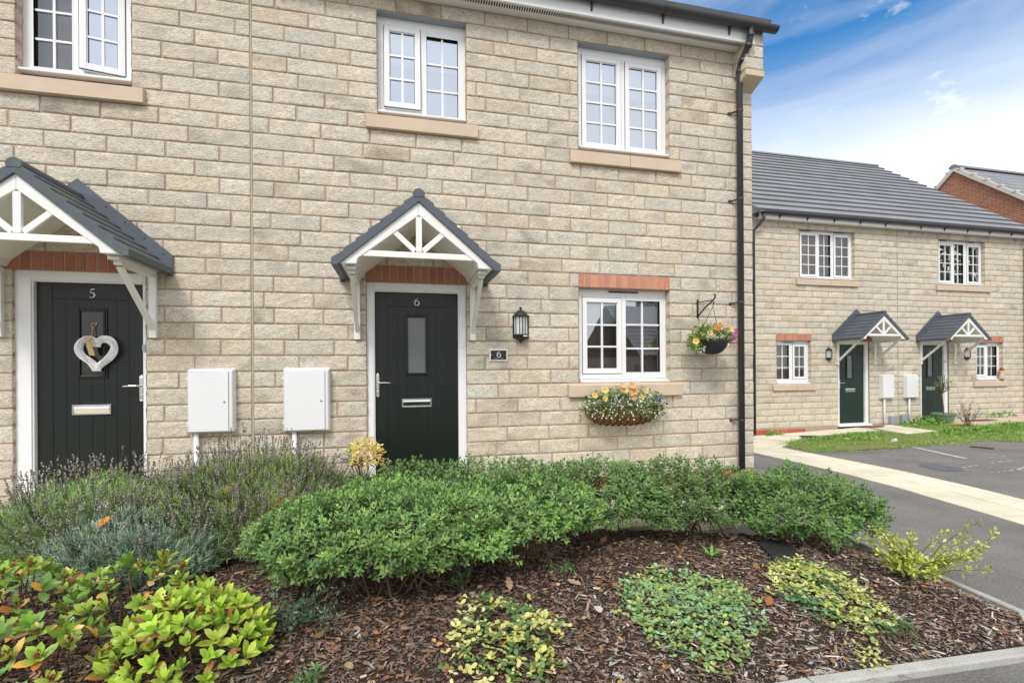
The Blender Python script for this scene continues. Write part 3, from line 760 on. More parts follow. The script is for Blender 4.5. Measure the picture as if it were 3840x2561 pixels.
window(h6, S(-.185), .722, Sz(3.945), Sz(4.995), YF, [L(-.058, .185, 4.085, 4.80, 2, 3, True, R(2.2), 't'), L(.305, .628, 4.0, 4.81, 2, 3, False)], GLASS_UP,
       vents=[(S(.255), S(.41))], blind=Sz(4.50), roommat=ROOMW)
window(h6, S(1.947), 3.078, Sz(3.80), Sz(5.0), YF, [L(2.048, 2.40, 3.905, 4.80, 2, 4), L(2.567, 2.907, 3.90, 4.79, 2, 4)], GLASS_UP,
       vents=[(S(2.30), S(2.68))], blind=Sz(4.48), roommat=ROOMW)
wl = window(h6, S(1.94), 3.064, Sz(1.243), Sz(2.30), YF, [L(2.04, 2.392, 1.405, 2.13, 2, 3), L(2.502, 2.928, 1.36, 2.165, 2, 3, False)], GLASS_LO,
       vents=[(S(2.275), S(2.665))], blind=Sz(1.905), curtain=None)
door(h6, -.302, .70, -.219, .612, .205, 2.285, 2.189, YM + .075, DOORBLK, (-.199, 1.128, 1.368, 1), (.072, .310), (1.342, 1.970), (.039, .340, 1.018, 1.105), '6', .196, 2.065, .077, bell=(.655, 1.67))
canopy(h6, .187, YM, 0, GREYGRP)
# eaves: soffit with slots, fascia, half-round gutter, downpipe, corbelled corner stone
def eaves(root, x0, x1, y, zs, ov, slots=True, zf=.185):
    sof = obj('soffit', MB().box(x0, x1, y - ov + .02, y + .02, zs, zs + .015), WHITEGRP, root)
    if slots:
        m = MB()
        for xx in np.arange(x0 + .02, x1 - .05, .027):
            m.add([(xx, y - ov + .045, zs - .003), (xx + .014, y - ov + .045, zs - .003), (xx + .014, y - ov + .10, zs - .003), (xx, y - ov + .10, zs - .003)], [(0, 1, 2, 3)])
        obj('soffit_vent', m, GASKET_SHADE, sof)
    obj('fascia_board', MB().box(x0, x1, y - ov, y - ov + .018, zs - .012, zs + zf), UPVC, root, bevel=.003)
def gutter(root, x0, x1, y, z, r=.058, step=.9, first=None):
    arc = [(y + r * math.cos(math.pi + math.pi * t / 12), z + r * math.sin(math.pi + math.pi * t / 12)) for t in range(13)]
    arc2 = [(y + (r - .006) * math.cos(math.pi + math.pi * t / 12), z + (r - .006) * math.sin(math.pi + math.pi * t / 12)) for t in range(13)]
    mb = MB().prism(arc + arc2[::-1], x0, x1, 'x'); mb.prism(arc, x1, x1 + .008, 'x')
    g = obj('gutter', mb, BLACKPVC, root)
    xx = first if first is not None else x0 + .3
    while xx < x1:
        b = MB(); a2 = [(y + (r + .005) * math.cos(math.pi + math.pi * t / 12), z + (r + .005) * math.sin(math.pi + math.pi * t / 12)) for t in range(13)]
        b.prism(a2 + arc[::-1], xx - .014, xx + .014, 'x')
        b.prism([(y + r - .004, z - .012), (y + r + .004, z - .012), (y + r + .004, z - .125), (y + r - .004, z - .125), (y + r - .03, z - .05)], xx - .009, xx + .009, 'x')
        obj('gutter_bracket', b, BLACKPVC, g); xx += step
    return g
eaves(h6, -1.33, 4.06, YM, 5.163, .20)
gutter(h6, -1.33, 4.285, YM - .262, 5.325, first=.35, step=.84)
dp = MB().tube([(3.945, YM - .262, 5.29), (3.945, YM - .262, 5.17), (3.945, YM - .24, 5.12), (3.945, YM - .10, 4.97), (3.945, YM - .076, 4.92), (3.945, YM - .076, .06)], .0355, 20)
for z in (5.19, 5.10, 4.99, 4.885): dp.tube([(3.945, (YM - .262) if z > 5.15 else (YM - .222 if z > 5.05 else (YM - .12 if z > 4.95 else YM - .076)), z - .02), (3.945, (YM - .262) if z > 5.15 else (YM - .235 if z > 5.05 else (YM - .137 if z > 4.95 else YM - .076)), z + .02)], .041, 20)
dpo = obj('downpipe', dp, BLACKPVC, h6)
for p_ in dpo.data.polygons: p_.use_smooth = len(p_.vertices) == 4
for z in (4.43, 3.39, 2.175, .79):
    c = MB().tube([(3.945, YM - .076, z - .013), (3.945, YM - .076, z + .013)], .0395, 20); c.tube([(3.925, YM - .066, z), (3.85, YM - .004, z - .012)], .011, 8); c.tube([(3.85, YM - .014, z - .012), (3.85, YM, z - .012)], .018, 10)
    obj('pipe_clip', c, BLACKPVC, dpo)
kn = MB().prism([(YM + .01, 4.695), (YM + .01, 4.80), (YM - .205, 4.853), (YM - .205, 4.785)], 3.93, 4.178, 'x')
obj('corbel_pad', kn, CASTSTONE, h6, bevel=.004)
V, F, T = stone_blocks(3.935, 4.172, 4.857, 3, P1 * .93, [], lambda u, o, z: (u, YM - .195 - o, z), 77, .03)
V = [(v[1][0], YM + .0, v[1][2]) if v[0] == 'back' else v for v in V]
obj('corbel_stones', (np.array(V), np.array(F), np.array(T)), STONE, h6)
obj('corbel_core', MB().box(3.94, 4.168, YM - .19, YM - .002, 4.84, 5.36), MORTAR, h6)
def tiled_roof(root, x0, x1, ye, ze, yr, zr, n, mat, name='roof', back=True, th=.05):
    mb = MB(); dy, dz = (yr - ye) / n, (zr - ze) / n; l = math.hypot(dy, dz); ny, nz = -dz / l, dy / l
    jw = 2
    for i in range(n):
        a = (ye + dy * i, ze + dz * i); b = (ye + dy * (i + 1.06), ze + dz * (i + 1.06))
        P = [(a[0] + ny * th, a[1] + nz * th), (b[0] + ny * .006, b[1] + nz * .006), (b[0] - ny * .02, b[1] - nz * .02), (a[0] - ny * .002, a[1] - nz * .002)]
        o = .15 if i % 2 else 0; x = x0
        cuts = [x0] + [c for c in np.arange(math.ceil((x0 + .02) / .30) * .30 + o, x1 - .03, .30)] + [x1]
        for p, q_ in zip(cuts, cuts[1:]):
            mb.prism([(u, v + random.uniform(-.0015, .0015)) for u, v in P], p + .001, q_ - .001, 'x')
    r = obj(name, mb, mat, root)
    rb = MB().prism([(ye - .02, ze - .03), (yr, zr - .03), (yr + (yr - ye), ze - .03)], x0 + .01, x1 - .01, 'x')
    if back: obj('roof_core', rb, ROOFTILE, r)
    obj('ridge_tile', MB().prism([(yr + .12 * math.cos(math.pi * t / 8), zr - .03 + .10 * math.sin(math.pi * t / 8)) for t in range(9)], x0, x1, 'x'), mat, r, bevel=.01)
    return r
tiled_roof(h6, -1.33, 4.23, YM - .24, 5.37, 9.6, 8.6, 13, ROOFTILE)

h5 = thing('terraced_house', 'pale stone house with black door numbered 5 beside a half open upstairs window', 'house', (-2.7, YM, 0), 'stone terraced houses')
HOL5 = [(-3.182, -2.313, zk(25) - .004, zk(32)), (-3.215, -2.212, 0, zk(14) - .012)]
TRIM5 = [(-3.30, -2.205, zk(24), zk(25)), (-3.242, -2.185, zk(14) - .02, zk(15))]
w5 = wall_part(h5, -4.6, -1.347, Z0, 33, P1, HOL5 + TRIM5, 'y', YM, 31, .030)
mortar_part(w5, -4.6, -1.345, 0, 5.2, HOL5, YM, .25)
reveal_stones(h5, [HOL5[0], (-3.215, -2.212, Z0, zk(14) - .02)], YM, P1, Z0, 9, w=.085)
obj('movement_joint', MB().box(-1.343, -1.327, YM - .002, YM + .05, .03, 5.16), M('buff_mastic', (.40, .35, .26), .8, .2, var=.2, vs_=12), h5)
lintel(h5, -3.242, -2.185, zk(14) - .013, zk(15), YM, 13, 6, (.40, .165, .112))  # shade under the canopy is put into this brick colour
sill(h5, -3.31, -2.205, zk(24), zk(25), YM, proj=.055)
def L5(a, b, c, d, nc, nr, sash=True, ang=0, hinge='r'): return L(a, b, c, d, nc, nr, sash, ang, hinge)
window(h5, S(-3.165), S(-2.313), Sz(3.965), Sz(4.995), YF, [L(-3.05, -2.765, 4.045, 4.80, 2, 3, False), L(-2.625, -2.415, 4.10, 4.80, 2, 3, True, R(11), 'r')], [glass('window_glass_left', .15), GLASS_UP], roommat=M('dim_room', (.34, .38, .38), .9, .1))
door(h5, -3.215, -2.212, -3.083, -2.262, .205, 2.295, 2.190, YM + .075, DOORBLK, (-2.285, 1.128, 1.368, -1), (-2.785, -2.548), (1.340, 1.972), (-2.822, -2.522, 1.020, 1.108), '5', -2.664, 2.066, .082)
obj('strike_plate', MB().box(-2.252, -2.222, YM + .01, YM + .036, 1.585, 1.645), GREYBOX, h5, bevel=.003)
for o in h5.children_recursive:
    if o.name.startswith('door_glass'): o.data.materials.clear(); o.data.materials.append(DOORGLASS_DARK)
canopy(h5, -2.722, YM, 0, GREYMOSS)
eaves(h5, -4.6, -1.332, YM, 5.163, .20)
gutter(h5, -4.6, -1.34, YM - .262, 5.325)
tiled_roof(h5, -4.6, -1.335, YM - .24, 5.37, 9.6, 8.6, 13, ROOFTILE)
obj('house_body', MB().box(-4.6, -1.34, YM + .26, 12.6, -.1, 5.2), MORTAR, h5)

# ------------------------------------------------------------------ far terrace
P2, ZB0 = .1498, .102 - 2 * .1498
zb = lambda k: .102 + P2 * k
YFB = YB + .09
S2 = lambda x: x * 1.0092
Sz2 = lambda z: ZC + (z - ZC) * 1.0092
JX = 12.453
def far_house(label, x0, x1, holes, trims, seed):
    h = thing('terraced_house', label, 'house', ((x0 + x1) / 2, YB, -.1), 'stone terraced houses')
    wv = wall_part(h, x0, x1, ZB0 + P2, 34, P2, holes + trims, 'y', YB, seed, .075, amp=.006)
    mortar_part(wv, x0, x1, -.3, 5.0, holes, YB, .25)
    reveal_stones(h, [t for t in holes if t[2] > .1], YB, P2, ZB0, seed + 1)
    obj('house_body', MB().box(x0 + .01, x1 - .01, YB + .26, YB + 8.5, -.2, 4.98), MORTAR, h)
    return h
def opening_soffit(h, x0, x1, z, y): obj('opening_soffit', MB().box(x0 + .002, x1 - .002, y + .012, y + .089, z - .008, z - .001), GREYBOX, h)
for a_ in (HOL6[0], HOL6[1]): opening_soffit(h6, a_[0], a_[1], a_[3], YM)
HFL = [(9.451, 11.112, zb(23) - .01, zb(31)), (8.782, 9.785, zb(6), zb(13)), (10.585, 11.545, -.2, 2.04)]
TFL = [(9.358, 11.196, zb(22), zb(23)), (8.668, 9.895, zb(5), zb(6)), (8.792, 9.801, zb(13), zb(14)), (10.52, 11.62, 2.03, zb(14))]
hl = far_house('far stone house with dark green door left of the potted olive tree', 8.2, JX - .008, HFL, TFL, 41)
HFR = [(13.805, 15.442, zb(23) - .01, zb(31)), (15.107, 16.08, zb(6) + .02, zb(13)), (13.19, 14.145, -.2, 2.035)]
TFR = [(13.717, 15.613, zb(22), zb(23)), (14.99, 16.195, zb(5), zb(6) + .02), (15.09, 16.101, zb(13), zb(14)), (13.12, 14.22, 2.03, zb(14))]
hr = far_house('far stone house with dark green door behind the potted olive tree', JX + .008, 16.9, HFR, TFR, 43)
wall_part(hl, YB + .02, YB + 8.5, ZB0 + P2, 34, P2, [], '-x', 8.2, 45, .12, depth=.006)
obj('movement_joint', MB().box(JX - .007, JX + .007, YB - .002, YB + .05, -.1, 4.9), M('grey_mastic', (.33, .30, .25), .8, .2), hl)
def L2(a, b, c, d, nc, nr, sash=True): return (S2(a), S2(b), Sz2(c), Sz2(d), nc, nr, sash, 0, 'r')
fx = lambda u: 9.451 + (u - 765) / 820 * 1.661
window(hl, S2(9.451), 11.13, Sz2(3.54), Sz2(4.745), YFB, [L2(fx(802), fx(1000), 3.66, 4.60, 2, 4), L2(fx(1052), fx(1220), 3.62, 4.64, 2, 4, False), L2(fx(1295), fx(1482), 3.66, 4.60, 2, 4)],
       GLASS_FAR, vents=[(fx(808), fx(985)), (fx(1300), fx(1475))], curtain=[(9.47, 11.12)], room=1.2)
gx_ = lambda u: 8.782 + (u - 287) / 343 * 1.0
window(hl, S2(8.782), 9.80, Sz2(1.003), Sz2(2.047), YFB, [L2(gx_(290), gx_(412), 1.13, 1.94, 2, 3, False), L2(gx_(466), gx_(560), 1.18, 1.90, 2, 3)], GLASS_FAR, vents=[(gx_(370), gx_(495))])
rx_ = lambda u: 13.805 + (u - 805) / 510 * 1.637
window(hr, S2(13.805), 15.46, Sz2(3.54), Sz2(4.745), YFB, [L2(rx_(822), rx_(940), 3.66, 4.58, 2, 4), L2(rx_(974), rx_(1074), 3.60, 4.63, 2, 4, False), L2(rx_(1130), rx_(1244), 3.66, 4.58, 2, 4)],
       glass('window_glass_tree', .45), vents=[(rx_(825), rx_(935)), (rx_(1130), rx_(1240))])
sx_ = lambda u: 15.107 + (u - 1098) / 262 * .97
window(hr, S2(15.107), 16.095, Sz2(1.025), Sz2(2.047), YFB, [L2(sx_(1102), sx_(1172), 1.18, 1.90, 2, 3), L2(sx_(1206), sx_(1297), 1.14, 1.94, 2, 3, False)], GLASS_FAR, vents=[(sx_(1140), sx_(1235))])
lintel(hl, 8.792, 9.801, zb(13), zb(14), YB, 14, 7, (.54, .24, .155)); lintel(hr, 15.09, 16.101, zb(13), zb(14), YB, 14, 8, (.54, .24, .155))
lintel(hl, 10.52, 11.62, 2.042, zb(14), YB, 14, 9); lintel(hr, 13.12, 14.22, 2.037, zb(14), YB, 14, 10)  # darker brick than over the windows: canopy shade kept in the colour
sill(hl, 9.358, 11.196, zb(22), zb(23), YB, split=10.35); sill(hl, 8.668, 9.895, zb(5), zb(6), YB, split=9.32)
sill(hr, 13.717, 15.613, zb(22), zb(23), YB, split=14.7); sill(hr, 14.99, 16.195, zb(5) + .01, zb(6) + .01, YB, split=15.7)
door(hl, 10.585, 11.545, 10.67, 11.445, -.04, 2.04, 1.962, YB + .075, DOORGRN, (10.70, .87, 1.10, 1), (10.90, 11.115), (1.10, 1.72), (10.872, 11.177, .784, .871), '4', 11.045, 1.79, .075)
door(hr, 13.19, 14.145, 13.285, 14.02, -.03, 2.035, 1.962, YB + .075, DOORGRN, (13.985, .87, 1.10, -1), (13.49, 13.71), (1.12, 1.735), (13.47, 13.76, .79, .87), '3', 13.60, 1.80, .075)
canopy(hl, 11.13, YB, -.247, GREYGRP); canopy(hr, 13.76, YB, -.24, GREYGRP)
for h, a, b in ((hl, 8.2, JX), (hr, JX, 16.95)):
    eaves(h, a, b, YB, 4.895, .17, slots=False, zf=.12)
    gutter(h, a + (.05 if h is hl else 0), b, YB - .235, 5.02, first=a + .55, step=.78)
    tiled_roof(h, a - (.12 if h is hl else 0), b, YB - .27, 5.03, 14.1, 8.66, 16, ROOFTILE)
obj('downpipe', MB().tube([(8.27, YB - .235, 4.99), (8.27, YB - .235, 4.86), (8.18, YB - .10, 4.68), (8.125, YB - .06, 4.6), (8.125, YB - .06, -.15)], .034, 14), BLACKPVC, hl, smooth=True)
obj('downpipe', MB().tube([(16.86, YB - .235, 4.99), (16.86, YB - .235, 4.86), (16.86, YB - .07, 4.68), (16.86, YB - .06, 4.6), (16.86, YB - .06, -.05)], .036, 14), BLACKPVC, hr, smooth=True)
for h, a, b, zz in ((hl, 8.2, 9.6, -.14), (hr, 15.0, 16.9, -.02)):
    pb = MB(); T = []
    for x in np.arange(a, b, .225):
        pb.box(x + .004, min(b, x + .221), YB - .006, YB + .05, zz - .12, zz + .065); l = random.uniform(.85, 1.1); T += [(.48 * l, .15 * l, .085 * l)] * 8
    obj('brick_plinth', pb, BRICK, h, tint=T, bevel=.003)

# ------------------------------------------------------------------ brick house beyond
def brickmat(name):
    m = bpy.data.materials.new(name); m.use_nodes = True; t = m.node_tree; P = t.nodes['Principled BSDF']; P.inputs['Roughness'].default_value = .9
    b = t.nodes.new('ShaderNodeTexBrick'); tcn = t.nodes.new('ShaderNodeTexCoord'); mp_ = t.nodes.new('ShaderNodeMapping')
    mp_.inputs['Rotation'].default_value = (R(90), 0, R(90)); sp = t.nodes.new('ShaderNodeSeparateXYZ'); cb = t.nodes.new('ShaderNodeCombineXYZ')
    t.links.new(tcn.outputs['Object'], sp.inputs[0]); t.links.new(sp.outputs[1], cb.inputs[0]); t.links.new(sp.outputs[2], cb.inputs[1])
    t.links.new(cb.outputs[0], b.inputs['Vector'])
    b.inputs['Color1'].default_value = (.43, .155, .075, 1); b.inputs['Color2'].default_value = (.30, .10, .055, 1); b.inputs['Mortar'].default_value = (.42, .30, .21, 1)
    b.inputs['Scale'].default_value = 1.0; b.inputs['Brick Width'].default_value = .225; b.inputs['Row Height'].default_value = .075; b.inputs['Mortar Size'].default_value = .009
    t.links.new(b.outputs[0], P.inputs['Base Color']); return m
bh = thing('brick_house', 'orange brick gable house with slate roof behind the far terrace', 'house', (21, 12.96, 0))
XG, YA, ZA, HW, ZE = 19.0, 12.96, 8.28, 4.3, 4.55
obj('gable_wall', MB().prism([(YA - HW, -.1), (YA + HW, -.1), (YA + HW, ZE), (YA, ZA), (YA - HW, ZE)], XG, XG + 9, 'x'), brickmat('gable_brickwork'), bh)
for sgn, nm in ((-1, 'roof'), (1, 'roof')):
    mb = MB(); n = 17; y0_, z0_, y1_, z1_ = YA + sgn * (HW + .3), ZE - .21, YA, ZA + .05
    for i in range(n):
        ya, za_ = y0_ + (y1_ - y0_) * i / n, z0_ + (z1_ - z0_) * i / n; yb_, zb_ = y0_ + (y1_ - y0_) * (i + 1.05) / n, z0_ + (z1_ - z0_) * (i + 1.05) / n
        q_ = [(ya, za_ + .045), (ya, za_), (yb_, zb_ - .01), (yb_, zb_ + .02)]
        mb.prism(q_ if sgn < 0 else q_[::-1], XG - .06, XG + 9.1, 'x')
    r_ = obj('roof', mb, ROOFTILE, bh)
    v = MB(); a = (y0_, z0_ - .10); b = (YA, ZA - .05)
    v.prism([(a[0], a[1] - .02), (b[0], b[1] - .02), (b[0], b[1] + .15), (a[0], a[1] + .16)], XG - .085, XG - .005, 'x')
    for i in range(12):
        t_ = (i + .5) / 12; yy, z_ = y0_ + (YA - y0_) * t_, z0_ + (ZA + .05 - z0_) * t_
        v.box(XG - .10, XG + .08, yy - .05, yy + .05, z_ + .03, z_ + .085)
    obj('verge_trim', v, M('pale_verge', (.60, .56, .50), .8, .2), bh, bevel=.004)
obj('ridge_tile', MB().prism([(YA + .14 * math.cos(math.pi * t / 8), ZA + .04 + .12 * math.sin(math.pi * t / 8)) for t in range(9)], XG - .1, XG + 9, 'x'), ROOFTILE, bh)

# ------------------------------------------------------------------ houses and tree across the road (seen mirrored in the panes)
def mirror_house(label, cx_, cy_, wx, wy, ze, zr, sd):
    h = thing('detached_house', label, 'house', (cx_, cy_, 0))
    obj('wall', MB().box(cx_ - wx / 2, cx_ + wx / 2, cy_ - wy / 2, cy_ + wy / 2, 0, ze), M('opposite_render' + str(sd), (.16, .13, .115), .9, .1), h)
    mb = MB(); n = 14
    for sgn in (1, -1):
        for i in range(n):
            ya = cy_ + sgn * (wy / 2 + .3) * (1 - i / n); yb_ = cy_ + sgn * (wy / 2 + .3) * (1 - (i + 1.05) / n); za_ = ze + (zr - ze) * i / n; zb_ = ze + (zr - ze) * (i + 1.05) / n
            q_ = [(ya, za_), (ya, za_ + .05), (yb_, zb_ + .02), (yb_, zb_ - .02)]
            mb.prism(q_, cx_ - wx / 2 - .2, cx_ + wx / 2 + .2, 'x')
    obj('roof', mb, ROOFTILE, h)
    for k in range(3): obj('window', MB().box(cx_ - wx / 2 + 1.2 + k * 2.6, cx_ - wx / 2 + 2.4 + k * 2.6, cy_ + wy / 2, cy_ + wy / 2 + .04, 1.0, 2.1), UPVC, h)
    return h
mirror_house('low dark tiled house across the road mirrored in the lower window', 16.6, -13.5, 11.5, 7, 2.0, 4.7, 1)
mirror_house('far brown roofed house across the road mirrored in the left pane', 5.0, -29.0, 9, 8, 1.8, 4.2, 2)
# ------------------------------------------------------------------ leaf-by-leaf planting
def unit(a): return a / np.maximum(1e-9, np.linalg.norm(a, axis=-1, keepdims=True))
# templates: x across, y along, z up; each is (verts, quads)
LANCE = (np.array([(0, 0, 0), (-.5, .42, .10), (0, .45, -.02), (.5, .42, .10), (-.34, .75, .08), (0, .78, -.01), (.34, .75, .08), (0, 1, -.05)]),
         [(0, 2, 1, 1), (0, 3, 2, 2), (1, 2, 5, 4), (2, 3, 6, 5), (4, 5, 7, 7), (5, 6, 7, 7)])
OVAL = (np.array([(0, 0, 0), (-.30, .14, .05), (0, .15, 0), (.30, .14, .05), (-.5, .45, .09), (0, .47, -.01), (.5, .45, .09), (-.40, .76, .06), (0, .78, -.02), (.40, .76, .06), (0, 1, -.10)]),
        [(0, 2, 1, 1), (0, 3, 2, 2), (1, 2, 5, 4), (2, 3, 6, 5), (4, 5, 8, 7), (5, 6, 9, 8), (7, 8, 10, 10), (8, 9, 10, 10)])
BLADE = (np.array([(-.5, 0, 0), (.5, 0, 0), (-.35, .55, .06), (.35, .55, .06), (0, 1, .0)]), [(0, 1, 3, 2), (2, 3, 4, 4)])
GEM = (np.array([(0, 0, 0), (.5, .5, 0), (0, .5, .5), (-.5, .5, 0), (0, .5, -.5), (0, 1, 0)]),
       [(0, 2, 1, 1), (0, 3, 2, 2), (0, 4, 3, 3), (0, 1, 4, 4), (5, 1, 2, 2), (5, 2, 3, 3), (5, 3, 4, 4), (5, 4, 1, 1)])
CHIPT = (np.array([(-.42, 0, .1), (.5, .05, 0), (.36, 1, .05), (-.5, .93, -.05), (-.40, .03, .30), (.42, .06, .28), (.3, .95, .22), (-.42, .9, .25)]),
         [(0, 3, 2, 1), (4, 5, 6, 7), (0, 1, 5, 4), (1, 2, 6, 5), (2, 3, 7, 6), (3, 0, 4, 7)])
def tri_split(F):
    out = []
    for q in F:
        out.append(q[:3])
        if q[3] != q[2]: out.append((q[0], q[2], q[3]))
    return np.array(out, dtype=np.int32)
def scatter(tpl, P, D, Nn, wid, lng, thick, col, tipcol=None):
    """place one copy of tpl at each P, along D, facing up Nn"""
    V, F = tpl; F = tri_split(F); n = len(P); m = len(V)
    D = unit(D); X = unit(np.cross(D, Nn)); Z = np.cross(X, D)
    w_ = np.broadcast_to(np.asarray(wid, float), (n,))[:, None, None]; l = np.broadcast_to(np.asarray(lng, float), (n,))[:, None, None]
    t = np.broadcast_to(np.asarray(thick, float), (n,))[:, None, None]
    pts = P[:, None, :] + X[:, None, :] * (V[None, :, 0, None] * w_) + D[:, None, :] * (V[None, :, 1, None] * l) + Z[:, None, :] * (V[None, :, 2, None] * t)
    C = np.broadcast_to(col[:, None, :], (n, m, 3)).copy()
    if tipcol is not None: C = C + (tipcol[:, None, :] - C) * V[None, :, 1, None] ** 2
    FF = (F[None] + (np.arange(n) * m)[:, None, None]).reshape(-1, 3)
    return pts.reshape(-1, 3), FF, C.reshape(-1, 3)
def join(*parts):
    V, F, C, o = [], [], [], 0
    for v, f, c in parts:
        V.append(v); F.append(f + o); C.append(c); o += len(v)
    return np.concatenate(V), np.concatenate(F), np.concatenate(C)
def jit(cols, n, s=.12, rg=RNG):
    cols = np.array(cols); c = cols[rg.integers(0, len(cols), n)]
    return c * (1 + rg.normal(0, s, (n, 1))).clip(.5, 1.6) * (1 + rg.normal(0, s * .3, (n, 3)))
def stems(name, lines, mat, parent, n=5):
    mb = MB()
    for P, r in lines: mb.tube(P, r, n, cap=False)
    return obj(name, mb, mat, parent, smooth=True)
def rand_dir(n, up_=0.): 
    d = unit(RNG.normal(0, 1, (n, 3))); d[:, 2] = d[:, 2] * (1 - up_) + up_; return unit(d)

# ---- clipped evergreen bushes: decussate shoots over a lumpy dome, bare wood below
def dome_surface(n, c, rx, ry, z0, z1, seed, lump=.23, low=-.55):
    """points and outward normals on a flattened, lumpy dome; low = how far round the underside it goes"""
    rg = np.random.default_rng(seed); out = []
    u = rg.uniform(low, 1, n); a = rg.uniform(0, 2 * np.pi, n)
    e = np.sqrt(np.maximum(0, 1 - np.abs(u) ** 2.6)); sq = (np.abs(np.cos(a)) ** 3 + np.abs(np.sin(a)) ** 3) ** (-1 / 3)
    dx, dy = np.cos(a) * e * sq, np.sin(a) * e * sq; zc = (z0 * .55 + z1 * .45); hz = np.where(u > 0, z1 - zc, zc - z0)
    Nn = unit(np.stack([np.cos(a) * e / rx, np.sin(a) * e / ry, u * np.abs(u) ** .6 / np.maximum(hz, .05)], 1))
    k = np.array([1 + lump * (noise.noise(Vector((x * 2.3 + seed, y * 2.3, z * 2.0))) + .6 * noise.noise(Vector((x * 5.5, y * 5.5 + seed, z * 5)))) for x, y, z in zip(dx, dy, u)])
    return np.stack([c[0] + dx * rx * k, c[1] + dy * ry * k, zc + u * hz * (1 + (k - 1) * 1.1)], 1), Nn
def bush(label, c, rx, ry, z0, z1, n, seed, cols, base=None, lean=0.):
    b0 = base or c; zg = bedz(*b0)
    t = thing('evergreen_shrub', label, 'shrub', (b0[0], b0[1], zg), 'clipped evergreen shrubs')
    rg = np.random.default_rng(seed)
    S_, Nn = dome_surface(n, c, rx, ry, z0, z1, seed)
    inset = rg.exponential(.028, n)[:, None]; S_ = S_ - Nn * inset
    upv = np.array([0, 0, 1.]); A_ = unit(Nn * .75 + upv * .75 + rg.normal(0, .22, (n, 3)))
    side = unit(np.cross(A_, rg.normal(0, 1, (n, 3)))); side2 = np.cross(A_, side)
    sc = rg.uniform(.85, 1.32, n)
    clump = np.array([noise.noise(Vector((p[0] * 3.2, p[1] * 3.2, p[2] * 3.2 + seed))) for p in S_])
    base_c = jit(cols, n, .10, rg) * (1 + .35 * clump)[:, None]
    parts = []
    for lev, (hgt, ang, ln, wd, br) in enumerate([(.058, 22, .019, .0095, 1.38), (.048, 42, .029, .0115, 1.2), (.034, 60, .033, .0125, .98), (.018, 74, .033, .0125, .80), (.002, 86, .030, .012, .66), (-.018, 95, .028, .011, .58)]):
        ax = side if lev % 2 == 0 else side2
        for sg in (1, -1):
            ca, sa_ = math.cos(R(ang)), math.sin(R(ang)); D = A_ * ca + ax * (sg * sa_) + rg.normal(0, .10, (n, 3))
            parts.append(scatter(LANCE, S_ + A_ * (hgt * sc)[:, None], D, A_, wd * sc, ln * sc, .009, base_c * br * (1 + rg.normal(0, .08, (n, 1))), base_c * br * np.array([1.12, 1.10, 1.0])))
    # leaves deeper inside, colour darkened to suggest shade in the gaps
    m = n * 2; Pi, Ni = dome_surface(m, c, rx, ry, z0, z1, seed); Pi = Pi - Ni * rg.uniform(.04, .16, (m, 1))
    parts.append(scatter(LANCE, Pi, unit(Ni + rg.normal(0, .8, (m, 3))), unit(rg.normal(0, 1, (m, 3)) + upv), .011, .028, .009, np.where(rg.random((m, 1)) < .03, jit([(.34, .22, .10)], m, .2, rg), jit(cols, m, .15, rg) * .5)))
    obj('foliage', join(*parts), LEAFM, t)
    wood = []
    for i in range(max(18, n // 48)):
        a = rg.uniform(0, 2 * np.pi); q = rg.uniform(.15, .9)
        sx, sy = b0[0] + rg.normal(0, rx * .30), b0[1] + rg.normal(0, ry * .18)
        ex, ey = c[0] + math.cos(a) * rx * q, c[1] + math.sin(a) * ry * q; ez = z0 + (z1 - z0) * rg.uniform(.25, .75)
        P = [(sx, sy, zg - .02)]
        for s in (.3, .6, 1): P.append((sx + (ex - sx) * s ** 1.2 + rg.normal(0, .02), sy + (ey - sy) * s ** 1.2 + rg.normal(0, .02), zg + (ez - zg) * s ** .8))
        r0 = rg.uniform(.004, .009); wood.append((P, [r0, r0 * .8, r0 * .6, r0 * .35]))
        for _ in range(2):
            k = P[2]; wood.append(([k, (k[0] + rg.normal(0, .07), k[1] + rg.normal(0, .07), k[2] + rg.uniform(.04, .14))], [r0 * .5, r0 * .25]))
    stems('stems', wood, TWIG, t)
    return t
GRN = [(.215, .36, .10), (.185, .31, .095), (.255, .405, .115), (.155, .265, .092)]
GRN2 = [(.155, .265, .085), (.13, .225, .085), (.185, .30, .092)]
bush('widest clipped evergreen shrub, bushing over the bark in front of the lavender', (-.05, 3.02), .65, .43, .25, .645, 2200, 1, GRN, (-.12, 3.0))
bush('evergreen shrub between the widest one and the house wall below the door', (.42, 3.60), .78, .36, .30, .665, 1400, 2, GRN2)
bush('evergreen shrub in front of the plaque side of the wall, right of the widest shrub', (.80, 3.15), .44, .40, .30, .64, 1050, 3, GRN, (.80, 3.1))
bush('evergreen shrub with bare twiggy base standing below the flower trough', (1.50, 3.50), .44, .36, .20, .635, 1050, 4, GRN2)
bush('evergreen shrub with thin open stems below the downpipe', (2.22, 3.42), .47, .36, .17, .62, 1050, 5, GRN2)
bush('rounded evergreen shrub at the drive end of the row', (2.98, 3.10), .44, .40, .12, .56, 1150, 6, GRN2 + [(.15, .28, .05)])

